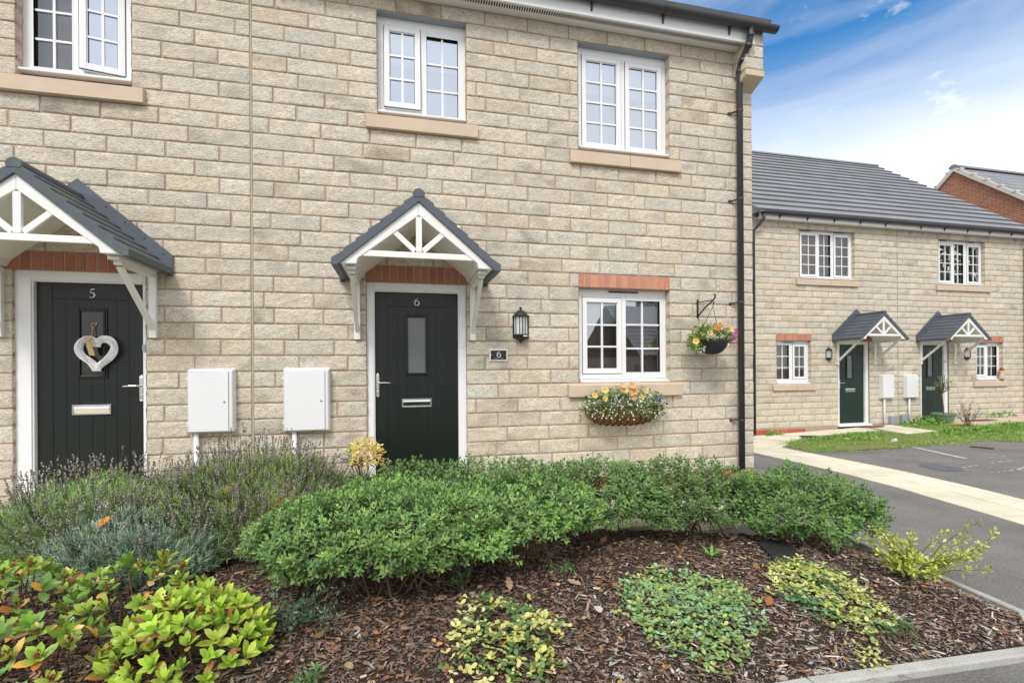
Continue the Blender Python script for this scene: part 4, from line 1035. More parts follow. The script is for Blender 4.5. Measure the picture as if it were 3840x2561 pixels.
# ---- lavender
def lavender(label, c, rx, ry, z1, n, seed, cols, headcols, nst, loose=.25):
    zg = bedz(c[0], c[1]); t = thing('lavender_bush', label, 'lavender', (c[0], c[1], zg), 'lavender bushes')
    rg = np.random.default_rng(seed); upv = np.array([0, 0, 1.])
    S_, Nn = dome_surface(n, c, rx, ry, zg - .15, z1, seed, lump=.22, low=-.35)
    S_ = S_ - Nn * rg.exponential(.04, n)[:, None]
    A_ = unit(Nn * .8 + upv * .8 + rg.normal(0, .25, (n, 3))); side = unit(np.cross(A_, rg.normal(0, 1, (n, 3)))); side2 = np.cross(A_, side)
    clump = np.array([noise.noise(Vector((p[0] * 2.4, p[1] * 2.4, p[2] * 2.4 + seed))) for p in S_])
    bc = jit(cols, n, .14, rg) * (1 + .45 * clump)[:, None]; parts = []
    for lev in range(6):
        ax = side if lev % 2 == 0 else side2
        for sg in (1, -1):
            a = R(20 + lev * 9); D = A_ * math.cos(a) + ax * (sg * math.sin(a)) + rg.normal(0, .12, (n, 3))
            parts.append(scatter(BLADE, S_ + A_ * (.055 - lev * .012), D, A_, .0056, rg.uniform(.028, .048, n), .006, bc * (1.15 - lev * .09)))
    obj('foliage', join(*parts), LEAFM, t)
    P, Np = dome_surface(nst, c, rx * .95, ry * .95, zg - .1, z1, seed + 1, low=.05)
    D = unit(Np * .55 + upv * 1.0 + rg.normal(0, loose * .6, (nst, 3))); ln = rg.uniform(.09, .25, nst)
    sideN = unit(rg.normal(0, 1, (nst, 3)))
    stc = jit([(.15, .19, .06), (.12, .15, .075)], nst, .15, rg)
    parts = [scatter(BLADE, P - D * .05, D, sideN, .0045, ln + .05, .001, stc), scatter(BLADE, P - D * .05, D, np.cross(D, sideN), .0045, ln + .05, .001, stc)]
    tip = P + D * ln[:, None] * .97; hp = []
    for k in range(4):
        off = -k * .013 if k < 3 else -.055
        m = nst; cc = jit(headcols, m, .16, rg); s = rg.uniform(.8, 1.25, m) * (1.0 if k < 3 else .8)
        hp.append(scatter(GEM, tip + D * (off - .006), unit(D + rg.normal(0, .25, (m, 3))), sideN,   .0125 * s, .017 * s, .0125 * s, cc))
    obj('flower_stalks', join(*parts), LEAFM, t); obj('seed_heads', join(*hp), DRY, t)
    return t
LAV = [(.34, .47, .22), (.31, .46, .14), (.36, .46, .29), (.33, .52, .10)]
HEAD = [(.33, .30, .265), (.29, .265, .225), (0.294, 0.244, 0.237), (0.375, 0.331, 0.3), (0.2, 0.163, 0.175), (0.413, 0.362, 0.312)]
lavender('grey green lavender with pale seed heads spreading across the lower half of door 5', (-2.02, 3.98), .58, .46, .60, 3300, 21, LAV, HEAD, 620)
lavender('silvery lavender reaching over the bark behind the red budded shrub', (-1.62, 3.62), .46, .34, .46, 2400, 25, [(.37, .48, .40), (.33, .43, .33), (.30, .41, .24)], HEAD, 300)
lavender('brownish lavender thick with dry seed heads beneath the meter boxes', (-1.02, 3.92), .62, .44, .72, 3400, 22, [(.31, .39, .19), (.32, .47, .11), (.29, .31, .20)], HEAD, 900)

# ---- broad-leaved rosettes (red buds in some)
def rosettes(name, label, centres, seed, cols, old, budp, leaf=.070, base=None, group=None):
    """centres: (x, y, z, size)"""
    rg = np.random.default_rng(seed); cs = np.array(centres); n = len(cs)
    b0 = base or (cs[:, 0].mean(), cs[:, 1].mean()); zg = bedz(*b0)
    t = thing(name, label, 'shrub', (b0[0], b0[1], zg), group); upv = np.array([0, 0, 1.])
    parts = []; wood = []; buds = MB()
    for x, y, z, s in cs:
        A_ = unit(np.array([(x - b0[0]) * .9, (y - b0[1]) * .9 - .15, .75]) + rg.normal(0, .16, 3)); u = unit(np.cross(A_, rg.normal(0, 1, 3))); v = np.cross(A_, u)
        m = rg.integers(7, 11); ph = rg.uniform(0, 6); bc = jit(cols, 1, .10, rg)[0]
        ang = np.array([ph + i * 2.4 for i in range(m)]); ti = np.linspace(R(20), R(70), m) + rg.normal(0, .12, m)
        D = A_[None] * np.cos(ti)[:, None] + (u[None] * np.cos(ang)[:, None] + v[None] * np.sin(ang)[:, None]) * np.sin(ti)[:, None]
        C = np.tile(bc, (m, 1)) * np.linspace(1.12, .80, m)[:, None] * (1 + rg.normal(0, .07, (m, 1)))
        for i in range(m):
            if i >= m - 3 and rg.random() < old[0]: C[i] = jit(old[1], 1, .12, rg)[0]
        ln = leaf * s * np.linspace(.80, 1.1, m) * rg.uniform(.85, 1.15, m)
        pos = np.array([x, y, z])[None] - A_[None] * np.linspace(0, .03, m)[:, None] * s
        parts.append(scatter(OVAL, pos, D, np.tile(A_, (m, 1)), ln * rg.uniform(.40, .52, m), ln, ln * .45, C, C * np.array([1.10, 1.06, .95])))
        q = (x - A_[0] * .16, y - A_[1] * .16, max(zg, z - A_[2] * .2)); wood.append(([(b0[0] + (x - b0[0]) * .55 + rg.normal(0, .03), b0[1] + (y - b0[1]) * .55 + rg.normal(0, .03), zg - .01), q, (x, y, z)], [.005, .004, .0025]))
        if rg.random() < budp:
            for k in range(16):
                p = np.array([x, y, z]) + A_ * (.012 + .022 * rg.random()) * s + rg.normal(0, .008, 3); buds.ball(p, .0045, 4)
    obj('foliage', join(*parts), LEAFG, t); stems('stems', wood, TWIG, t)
    if buds.v: tag(obj('flower_buds', buds, M('dark_red_bud_' + str(seed), (.16, .035, .022), .6, .3, var=.3, vs_=90), t), kind='stuff')
    return t
def spots(n, c, rx, ry, z0, z1, seed, lo=.72, hi=1.15, mind=.085):
    rg = np.random.default_rng(seed); out = []
    for _ in range(n * 30):
        a, q = rg.uniform(0, 2 * np.pi), math.sqrt(rg.random()); x, y = c[0] + math.cos(a) * q * rx, c[1] + math.sin(a) * q * ry
        z = z0 + (z1 - z0) * (1 - q ** 2) ** .6 * rg.uniform(.75, 1.05)
        if all((x - p[0]) ** 2 + (y - p[1]) ** 2 + (z - p[2]) ** 2 > mind ** 2 for p in out): out.append((x, y, z, rg.uniform(lo, hi)))
        if len(out) >= n: break
    return out
SKG = [(.24, .43, .07), (.30, .46, .07), (.18, .36, .08), (.36, .46, .08)]
ORG_ = [(0.713, 0.345, 0.069), (0.69, 0.483, 0.115), (0.575, 0.207, 0.057), (0.759, 0.517, 0.253)]
rosettes('red_budded_shrub', 'mixed green and orange leaved shrub with dark red buds, nearest the buff path', spots(36, (-1.98, 2.86), .40, .33, .26, .46, 3), 3, SKG, (.25, ORG_), .75, base=(-1.95, 2.9), group='red budded evergreen shrubs')
rosettes('red_budded_shrub', 'orange tinged red budded shrub in the very front corner of the bed', spots(30, (-1.54, 2.38), .36, .26, .20, .36, 4), 4, SKG, (.42, ORG_), .7, base=(-1.6, 2.4), group='red budded evergreen shrubs')
rosettes('red_budded_shrub', 'glossy green red budded shrub between the silvery lavender and the lime shrub', spots(26, (-1.28, 2.82), .30, .24, .26, .44, 5), 5, SKG, (.22, ORG_), .6, base=(-1.3, 2.85), group='red budded evergreen shrubs')
LIME = [(0.36, 0.528, 0.06), (0.432, 0.6, 0.072), (0.312, 0.48, 0.06), (0.504, 0.624, 0.096)]
rosettes('lime_shrub', 'bright lime green leafy shrub in front of the widest evergreen', spots(86, (-.90, 2.42), .31, .28, .16, .42, 6, lo=.68, hi=1.05, mind=.058), 6, LIME, (.22, [(.40, .30, .08), (.35, .16, .06)]), .25, base=(-.82, 2.5))

# ---- trailing ground-cover clumps
def trailing(label, poly, n, seed, cols, hi=.06, hole=None, leaf=.030):
    rg = np.random.default_rng(seed); xs = [p[0] for p in poly]; ys = [p[1] for p in poly]; c = (sum(xs) / len(xs), sum(ys) / len(ys))
    poly = [(c[0] + (x - c[0]) * .88, c[1] + (y - c[1]) * .88) for x, y in poly]
    t = thing('trailing_plant', label, 'ground cover plant', (c[0], c[1], bedz(*c)), 'variegated trailing plants'); P = []
    while len(P) < n:
        x, y = rg.uniform(min(xs), max(xs)), rg.uniform(min(ys), max(ys))
        if not in_poly(x, y, poly): continue
        x += rg.normal(0, .035); y += rg.normal(0, .035)
        if hole and math.hypot((x - hole[0]) / hole[2], (y - hole[1]) / hole[3]) < rg.uniform(.6, 1.1): continue
        if noise.noise(Vector((x * 7, y * 7, seed))) < -.42: continue
        hz = hi * (.55 + .6 * noise.noise(Vector((x * 4, y * 4, seed + 3)))) + .012
        P.append((x, y, bedz(x, y) + max(.012, hz * rg.uniform(.4, 1.0))))
    P = np.array(P); a = rg.uniform(0, 2 * np.pi, n); D = np.stack([np.cos(a), np.sin(a), rg.uniform(-.15, .8, n)], 1); upv = np.array([0, 0, 1.])
    zone = np.array([noise.noise(Vector((p[0] * 3, p[1] * 3, seed + 7))) for p in P]); cols = [np.array(k) for k in cols]
    C = np.where((zone + rg.normal(0, .16, n) > .06)[:, None], jit(cols[0], n, .12, rg), jit(cols[1], n, .12, rg))
    ln = leaf * rg.uniform(.65, 1.2, n); Nn = unit(upv + rg.normal(0, .35, (n, 3)))
    l1 = scatter(OVAL, P, D, Nn, ln * .62, ln, ln * .3, C); D2 = D * np.array([-1, -1, 1.])
    l2 = scatter(OVAL, P, D2, Nn, ln * .6, ln * .95, ln * .3, C * .95)
    obj('foliage', join(l1, l2), LEAFM, t)
    w_ = []
    for _ in range(26):
        i = rg.integers(0, n); p = P[i]; w_.append(([(p[0], p[1], p[2] - .006), (p[0] + rg.normal(0, .06), p[1] + rg.normal(0, .06), p[2] + .004), (p[0] + rg.normal(0, .12), p[1] + rg.normal(0, .12), bedz(p[0], p[1]) + .01)], [.0016, .0014, .001]))
    stems('stems', w_, TWIG, t, 4)
    return t
SAGE = [(.27, .45, .21), (.22, .38, .16), (.33, .50, .27), (.19, .33, .12)]; YEL = [(.55, .58, .16), (.62, .62, .28), (.42, .48, .12)]; CREAM = [(.70, .68, .28), (.62, .62, .18), (.74, .72, .42)]; DKG = [(.12, .27, .09), (.16, .32, .12), (.10, .22, .11)]
trailing('cream and yellow leaved trailing clump nearest the camera', [(.24, 2.40), (.36, 2.62), (.62, 2.56), (.80, 2.30), (.76, 2.05), (.58, 1.88), (.20, 1.95), (.18, 2.2)], 420, 31, (CREAM, [(.62, .62, .20), (.14, .26, .08)]), .12, hole=None, leaf=.032)
trailing('pale sage green trailing patch in the middle of the bark', [(1.24, 2.62), (1.50, 2.86), (1.78, 2.78), (1.98, 2.48), (1.86, 2.12), (1.52, 1.86), (1.28, 1.90), (1.10, 2.14), (1.14, 2.44)], 1250, 32, (SAGE + [(.36, .47, .14)], [(.27, .42, .14), (.24, .38, .15), (.46, .52, .16)]), .05, hole=(1.70, 2.46, .07, .07), leaf=.028)
trailing('green and yellow trailing patch below the black drain cover', [(2.25, 2.66), (2.50, 2.70), (2.70, 2.60), (2.62, 2.20), (2.52, 1.92), (2.26, 1.90), (2.08, 2.05), (2.05, 2.35)], 900, 33, (DKG + [(.22, .36, .12)], YEL), .06, leaf=.029)
trailing('short cream tipped runner trailing towards the kerb from the yellow patch', [(2.20, 1.92), (2.28, 1.93), (2.14, 1.80), (2.10, 1.76), (2.06, 1.79)], 45, 34, (YEL, YEL), .03, leaf=.022)
# ---- loose small shrubs
def sprig_shrub(name, label, c, tips, seed, cols, leaf=.02, per=26, wood=TWIG, cat='shrub', zg=None, group=None, lw=.42, r0=.0035):
    rg = np.random.default_rng(seed); zg = bedz(*c) if zg is None else zg
    t = thing(name, label, cat, (c[0], c[1], zg), group); w_ = []; P = []; D = []
    for tx, ty, tz in tips:
        b = Vector((c[0] + rg.normal(0, .02), c[1] + rg.normal(0, .02), zg - .01)); e = Vector((tx, ty, tz)); mid = b.lerp(e, .5) + Vector((rg.normal(0, .02), rg.normal(0, .02), .03))
        w_.append(([b, mid, e], [r0, r0 * .7, r0 * .35]))
        for k in range(per):
            s = rg.uniform(.30, 1.02); p = b.lerp(mid, s * 2) if s < .5 else mid.lerp(e, s * 2 - 1); d = unit(np.array((e - b).normalized()) * .5 + rg.normal(0, .75, 3))
            P.append(np.array(p) + d * rg.uniform(0, .02)); D.append(d)
    P, D = np.array(P), np.array(D); n = len(P); ln = leaf * rg.uniform(.6, 1.25, n)
    obj('foliage', scatter(OVAL, P, D, unit(np.array([0, 0, 1.]) + rg.normal(0, .5, (n, 3))), ln * lw, ln, ln * .3, jit(cols, n, .15, rg)), LEAFM, t)
    stems('stems', w_, wood, t, 5); return t
rg = np.random.default_rng(50)
sprig_shrub('golden_shrub', 'straggly yellow green shrub leaning over the drive kerb', (3.02, 2.32), [(2.86 + rg.uniform(-.05, .75), 2.30 + rg.uniform(-.14, .16), .14 + rg.uniform(.02, .30) * (1.15 - i / 40)) for i in range(30)] + [(2.84, 2.42, .42), (2.90, 2.40, .40), (2.95, 2.38, .36), (2.80, 2.44, .36)], 51,
            [(.50, .56, .09), (.42, .50, .08), (.56, .60, .14), (.30, .38, .07)], leaf=.028, per=62)
sprig_shrub('grey_leaved_shrub', 'small grey green leaved shrub under the left end of the widest evergreen', (-.50, 2.62), [(-.50 + rg.normal(0, .16), 2.60 + rg.normal(0, .11), rg.uniform(.15, .32)) for i in range(44)], 52,
            [(.13, .22, .15), (.11, .19, .12), (.16, .25, .18)], leaf=.020, per=26)
for i, (x, y, lb) in enumerate([(.98, 2.86, 'small green seedling beneath the widest evergreen shrub'), (2.08, 2.92, 'bright green dandelion like weed left of the drain cover'), (-.35, 2.12, 'tiny weed seedlings at the very front of the bark'), (2.42, 1.90, 'small dark green weed near the road kerb'), (.35, 2.82, 'leafy sucker by the bare twigs of the widest shrub')]):
    rg = np.random.default_rng(60 + i); zg = bedz(x, y)
    if i == 1:
        a = np.linspace(0, 5.5, 7); D = np.stack([np.cos(a), np.sin(a), np.full(7, .7)], 1); tt = thing('weed', lb, 'weed', (x, y, zg))
        obj('leaves', scatter(OVAL, np.tile([x, y, zg], (7, 1)).astype(float), D, np.tile([0, 0, 1.], (7, 1)), .022, rg.uniform(.07, .12, 7), .03, jit([(.17, .38, .05)], 7, .1, rg)), LEAFG, tt)
    else:
        sprig_shrub('weed', lb, (x, y), [(x + rg.normal(0, .05), y + rg.normal(0, .04), zg + rg.uniform(.03, .12)) for _ in range(9)], 70 + i, [(.10, .22, .06), (.13, .26, .08)], leaf=.024, per=8, cat='weed', zg=zg)

# ---- bark chips, dead leaves, grass: uncountable cover
def chips(n, seed):
    rg = np.random.default_rng(seed); P = []
    while len(P) < n:
        x, y = rg.uniform(-2.6, 3.45, 4000), rg.uniform(1.78, 3.7, 4000)
        for a, b in zip(x, y):
            if in_poly(a, b, BED) and rg.random() < min(1, 1.5 / (b - .6) ** 1.0): P.append((a, b, bedz(a, b)))
    P = np.array(P[:n]); a = rg.uniform(0, 2 * np.pi, n); D = np.stack([np.cos(a), np.sin(a), rg.normal(.03, .22, n)], 1)
    ln = rg.lognormal(-3.95, .58, n).clip(.006, .085); wd = (ln * rg.uniform(.10, .42, n)).clip(.002, .015)
    P[:, 2] += rg.uniform(-.002, .012, n); P -= D * (ln * .5)[:, None]
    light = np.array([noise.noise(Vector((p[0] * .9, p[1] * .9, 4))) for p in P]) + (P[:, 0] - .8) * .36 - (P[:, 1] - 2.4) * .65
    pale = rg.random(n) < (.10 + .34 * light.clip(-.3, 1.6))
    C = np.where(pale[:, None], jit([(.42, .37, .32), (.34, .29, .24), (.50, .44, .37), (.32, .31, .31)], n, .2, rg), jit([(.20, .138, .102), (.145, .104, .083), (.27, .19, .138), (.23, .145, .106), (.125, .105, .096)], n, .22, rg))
    return scatter(CHIPT, P, D, unit(np.array([0, 0, 1.]) + rg.normal(0, .30, (n, 3))), wd, ln, rg.uniform(.002, .007, n), C)
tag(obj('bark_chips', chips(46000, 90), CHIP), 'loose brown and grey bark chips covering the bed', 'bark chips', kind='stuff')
OAK = (np.array([(0, -.1, 0), (0, .0, 0), (-.16, .18, .05), (0, .22, 0), (.16, .18, .05), (-.34, .34, .10), (.30, .38, .08), (-.17, .47, .03), (0, .5, -.01), (.17, .5, .04), (-.40, .66, .12), (.36, .68, .06), (-.16, .76, .02), (0, .8, .03), (.17, .78, .05), (-.2, .95, .1), (0, 1.05, .05), (.2, .93, .08)]),
       [(1, 3, 2, 2), (1, 4, 3, 3), (2, 3, 7, 5), (3, 4, 6, 9), (3, 9, 8, 7), (7, 8, 12, 10), (8, 9, 11, 14), (8, 14, 13, 12), (12, 13, 16, 15), (13, 14, 17, 16)])
def litter(n, seed):
    rg = np.random.default_rng(seed); P = []
    while len(P) < n:
        x, y = rg.uniform(-2.4, 3.4), rg.uniform(1.8, 3.4)
        if in_poly(x, y, BED): P.append((x, y, bedz(x, y) + rg.uniform(.008, .022)))
    P = np.array(P); a = rg.uniform(0, 2 * np.pi, n); D = np.stack([np.cos(a), np.sin(a), rg.normal(0, .15, n)], 1); ln = rg.uniform(.012, .036, n) * np.where(rg.random(n) < .12, 1.7, 1)
    cols = [(.34, .18, .09), (.40, .24, .14), (.27, .14, .08), (.46, .31, .20), (.22, .13, .08), (.48, .24, .09), (.38, .29, .21)]
    k = n // 2; Nn = unit(np.array([0, 0, 1.]) + rg.normal(0, .55, (n, 3))); C = jit(cols, n, .25, rg) * .85
    return join(scatter(OAK, P[:k], D[:k], Nn[:k], ln[:k] * .95, ln[:k], ln[:k] * .9, C[:k]), scatter(OVAL, P[k:], D[k:], Nn[k:], ln[k:] * .6, ln[k:], ln[k:] * 1.4, C[k:]))
tag(obj('leaf_litter', litter(2400, 91), DRY), 'dead brown and orange leaves lying among the bark', 'leaf litter', kind='stuff')
def big_leaf(label, p, ln, ang, col, tilt=.2, tpl=OAK):
    d = np.array([[math.cos(ang), math.sin(ang), tilt]]); v = scatter(tpl, np.array([p], float), d, unit(np.array([[.15, -.35, 1.]])), ln * .9, ln, ln * .9, np.array([col], float))
    tag(obj('fallen_leaf', v, DRY, loc=p), label, 'leaf', 'large fallen leaves')
big_leaf('bright orange fallen leaf caught on the silvery lavender', (-1.76, 3.40, .47), .085, 1.2, (.62, .24, .06), .5)
big_leaf('orange brown fallen leaf caught on the brown lavender', (-1.14, 3.58, .585), .10, 1.1, (.48, .17, .04), .6)
big_leaf('pale tan oak leaf standing under the widest shrub', (.62, 2.72, .13), .085, 1.5, (.40, .27, .18), .6)
big_leaf('tan oak leaf on bare bark left of the sage patch', (1.05, 2.70, .125), .085, 2.5, (.42, .30, .20), .15)
big_leaf('rust coloured leaf lying on the right of the sage patch', (1.90, 2.20, .14), .075, .6, (.36, .14, .05), .2)
big_leaf('grey white dry leaf in front of the sage patch', (1.02, 2.36, .13), .055, 1.6, (.50, .48, .50), .3, OVAL)
big_leaf('pink brown leaf lying on bark behind the lime shrub', (-1.22, 2.42, .12), .07, .3, (.40, .20, .14), .12, OVAL)

VERGE = [(7.66, 8.60), (7.25, 7.25), (9.17, 7.10), (11.3, 7.15), (11.6, 6.6), (16.5, 7.7), (17.2, 8.7), (13.6, 8.7), (13.15, 9.15), (13.95, 9.75), (12.15, 9.75), (11.95, 8.45), (10.95, 8.45), (10.9, 9.05), (9.85, 9.1), (8.9, 9.1)]
def grass(n, seed):
    rg = np.random.default_rng(seed); P = []
    while len(P) < n:
        x, y = rg.uniform(7.2, 17.2), rg.uniform(6.5, 9.75)
        x += rg.normal(0, .05); y += rg.normal(0, .05)
        if in_poly(x + rg.normal(0, .06), y + rg.normal(0, .06), VERGE) and noise.noise(Vector((x * 2.5, y * 2.5, 9))) > -.28 - .4 * rg.random(): P.append((x, y, gz(x, y)))
    P = np.array(P); D = rand_dir(n, .45); ln = rg.uniform(.03, .085, n) * (1 + .8 * np.array([noise.noise(Vector((p[0] * 1.6, p[1] * 1.6, 2))) for p in P])).clip(.4, 2)
    C = jit([(.24, .43, .07), (.19, .36, .06), (.32, .48, .10), (.42, .46, .18)], n, .16, rg)
    return scatter(BLADE, P, D, rand_dir(n), ln * .13, ln, .004, C)
tag(obj('verge_soil', MB().add([(x, y, gz(x, y) + .006) for x, y in VERGE], [tuple(range(len(VERGE)))]), M('verge_soil', (.17, .19, .07), .95, .1, var=.35, vs_=8, var2=.3, vs2=60)), 'thin soil under the far grass verge', 'verge', kind='structure')
tag(obj('grass', grass(60000, 92), LEAFM), 'short weedy grass of the far verge', 'grass', kind='stuff')
def weedmass(n, seed, areas):
    rg = np.random.default_rng(seed); P = []
    for cx_, cy_, rx, ry, h, k in areas:
        for _ in range(k):
            a, q_ = rg.uniform(0, 6.28), math.sqrt(rg.random()); x, y = cx_ + math.cos(a) * q_ * rx, cy_ + math.sin(a) * q_ * ry
            P.append((x, y, gz(x, y) + h * (1 - q_ ** 2) * rg.uniform(.3, 1)))
    P = np.array(P); m = len(P); D = rand_dir(m, .35)
    return scatter(OVAL, P, D, rand_dir(m, .5), rg.uniform(.02, .045, m), rg.uniform(.05, .11, m), .02, jit([(.18, .38, .06), (.14, .30, .055), (.24, .44, .08)], m, .15, rg))
tag(obj('weeds', weedmass(0, 93, [(12.9, 9.45, .75, .30, .22, 260), (12.0, 7.9, 1.1, .5, .14, 300), (13.4, 7.9, .9, .4, .18, 240), (9.2, 8.4, 1.0, .4, .10, 260), (8.55, 9.65, .22, .08, .10, 60), (15.6, 9.6, .6, .12, .14, 80)]), LEAFM), 'leafy weeds growing through the far verge', 'weeds', kind='stuff')
rg = np.random.default_rng(97)
sprig_shrub('wispy_shrub', 'wispy grey green shrub in the verge before the far right path', (13.2, 8.75), [(13.2 + rg.normal(0, .17), 8.75 + rg.normal(0, .13), gz(13.2, 8.7) + rg.uniform(.25, .62)) for _ in range(26)], 98, [(.17, .22, .13), (.14, .18, .10)], leaf=.045, per=18, zg=gz(13.2, 8.7), lw=.25)
# ------------------------------------------------------------------ things fixed to or standing by the walls
def wall_lantern(label, x, y, z0, h):
    t = thing('wall_lantern', label, 'lantern', (x, y, z0), 'half lantern wall lights'); k = h / .386; c = (x, y - .012, z0); A0, A1 = math.pi, 2 * math.pi
    Z = lambda *p: [(r * k, z * k) for r, z in p]
    hd = MB().lathe(Z((.001, .386), (.010, .384), (.013, .374), (.007, .362), (.016, .352), (.040, .340), (.064, .318), (.078, .296), (.094, .286), (.094, .279), (.080, .276)), c, 20, A0, A1)
    hd.box(x - .088 * k, x + .088 * k, y - .014, y - .001, z0 + .05 * k, z0 + .285 * k)
    obj('lantern_cap', hd, CASTIRON, t)
    bw = MB().lathe(Z((.080, .092), (.084, .088), (.084, .078), (.074, .055), (.050, .034), (.022, .022), (.012, .018), (.008, .010), (.012, .004), (.001, -.001)), c, 20, A0, A1)
    obj('lantern_bowl', bw, CASTIRON, t)
    bars = MB()
    for a in np.linspace(A0 + .06, A1 - .06, 7)[[0, 1, 2, 3, 4, 5, 6]] if False else [A0 + .05, A0 + .62, A0 + 1.18, A0 + 1.96, A0 + 2.52, A1 - .05]:
        px, py = x + .080 * k * math.cos(a), y - .012 + .080 * k * math.sin(a)
        bars.tube([(px, py, z0 + .088 * k), (px, py, z0 + .28 * k)], .0042 * k, 6)
    bars.tube([(x, y - .012 - .081 * k, z0 + .088 * k), (x, y - .012 - .081 * k, z0 + .28 * k)], .0055 * k, 6)
    obj('lantern_bars', bars, CASTIRON, t)
    obj('glass_panes', MB().lathe(Z((.074, .09), (.074, .279)), c, 10, A0, A1), LAMPGLASS, t)
    obj('back_reflector', MB().box(x - .07 * k, x + .07 * k, y - .030, y - .0145, z0 + .092 * k, z0 + .276 * k), BLIND, t)
    b = MB().tube([(x, y - .05 * k, z0 + .085 * k), (x, y - .05 * k, z0 + .13 * k)], .014 * k, 10); b.ball((x, y - .05 * k, z0 + .165 * k), .030 * k, 8, 1.25)
    obj('bulb', b, M('pearl_bulb', (.75, .77, .78), .2, .6), t, smooth=True)
    obj('sensor_lens', MB().box(x + .005 * k, x + .05 * k, y - .012 - .086 * k, y - .012 - .07 * k, z0 + .066 * k, z0 + .076 * k), LETTERW, t)
    return t
LAMPGLASS = bpy.data.materials.new('whitened_lantern_glass'); LAMPGLASS.use_nodes = True  # panes whitened in colour to stand in for bright reflections
_t = LAMPGLASS.node_tree; _t.nodes['Principled BSDF'].inputs['Base Color'].default_value = (.85, .87, .88, 1); _t.nodes['Principled BSDF'].inputs['Roughness'].default_value = .15
_t.nodes['Principled BSDF'].inputs['Alpha'].default_value = .48
wall_lantern('black half lantern on the near wall between door 6 and its window', 1.279, YM, 1.680, .386)
wall_lantern('far black half lantern between the small left window and the green door', 10.29, YB, 1.55, .36)
wall_lantern('far black half lantern partly behind a canopy strut', 14.76, YB, 1.56, .36)

pq = thing('house_plaque', 'black and silver house plaque reading 6 beside the front door', 'plaque', (1.034, YM, 1.55))
obj('plaque_plate', MB().box(.936, 1.132, YM - .019, YM - .006, 1.489, 1.615), M('brushed_silver', (.80, .79, .77), .35, .5), pq, bevel=.003)
obj('plaque_face', MB().prism([(.950, 1.503), (1.118, 1.503), (1.118, 1.540), (1.108, 1.552), (1.118, 1.564), (1.118, 1.600), (.950, 1.600), (.950, 1.564), (.960, 1.552), (.950, 1.540)], YM - .0225, YM - .0195), M('gloss_black', (.028, .026, .028), .2, .5), pq)
mb = MB(); figure(mb, '6', 1.036, 1.530, .064, YM - .0228); obj('plaque_number', mb, LETTERW, pq)
def lettering(name, txt, x, y, z, size, mat, parent):
    cu_ = bpy.data.curves.new(name, 'FONT'); cu_.body = txt; cu_.size = size; cu_.align_x = 'CENTER'; cu_.extrude = .0006; cu_.space_character = 1.15
    tmp = bpy.data.objects.new(name, cu_); COL.objects.link(tmp); bpy.context.view_layer.update()
    me = bpy.data.meshes.new_from_object(tmp.evaluated_get(bpy.context.evaluated_depsgraph_get())); bpy.data.objects.remove(tmp)
    V = np.zeros(len(me.vertices) * 3); me.vertices.foreach_get('co', V); V = V.reshape(-1, 3); o = ORG[parent.name]
    W = np.stack([V[:, 0] + x - o.x, y - V[:, 2] - o.y, V[:, 1] + z - o.z], 1); me.vertices.foreach_set('co', W.ravel().astype(np.float32)); me.update()
    me.materials.clear(); return _link(name, me, mat, parent)
lettering('plaque_lettering', 'GRACE VIEW', 1.034, YM - .0232, 1.510, .0165, M('dull_silver_lettering', (.40, .40, .40), .4, .5), pq)
for x in (.9485, 1.1195):
    obj('plaque_screw', MB().ball((x, YM - .021, 1.552), .007, 6), CHROME, pq, smooth=True)

def meter_box(label, x0, x1, z0, z1, y, px, zpipe, dep=.09):
    t = thing('meter_box', label, 'meter box', ((x0 + x1) / 2, y, z0), 'white utility meter boxes')
    V = []; i = .022
    b = MB(); b.hexa([(x0, y - .001, z0), (x1, y - .001, z0), (x1, y - .001, z1), (x0, y - .001, z1), (x0 + i * .5, y - dep, z0 + i * .6), (x1 - i * .5, y - dep, z0 + i * .6), (x1 - i * .5, y - dep, z1 - i), (x0 + i * .5, y - dep, z1 - i)])
    obj('box_body', b, BOXWHITE, t, bevel=.012, seg=3)
    dmb = MB().box(x0 + .020, x1 - .042, y - dep - .010, y - dep + .003, z0 + .022, z1 - .038)
    obj('box_door', dmb, BOXWHITE, t, bevel=.004)
    obj('door_gap', MB().box(x0 + .0165, x1 - .0385, y - dep - .0015, y - dep + .002, z0 + .0185, z1 - .0345), M('grey_gap', (.25, .25, .26), .7, .2), t)
    obj('door_lock', MB().tube([(x1 - .075, y - dep - .0135, z0 + (z1 - z0) * .48), (x1 - .075, y - dep - .009, z0 + (z1 - z0) * .48)], .0085, 14), M('lock_grey', (.18, .18, .19), .4, .5), t)
    for z in (z0 + .10, z1 - .10): obj('door_hinge', MB().box(x0 + .006, x0 + .019, y - dep - .006, y - dep + .002, z - .018, z + .018), BOXWHITE, t, bevel=.002)
    obj('cable_duct', MB().tube([(px, y - .04, z0 + .02), (px, y - .04, zpipe)], .022, 14), BOXWHITE, t, smooth=True)
    return t
meter_box('near white meter box left of the wall joint, nearer to door 5', -1.865, -1.474, .83, 1.432, YM, -1.80, .08)
meter_box('near white meter box right of the wall joint, nearer to door 6', -1.062, -.640, .815, 1.432, YM, -.965, .08)
meter_box('far white meter box beside the left green door', 11.83, 12.235, .60, 1.21, YB, 11.96, -.1)
meter_box('far white meter box behind the potted olive tree', 12.60, 13.02, .60, 1.205, YB, 12.76, -.08)
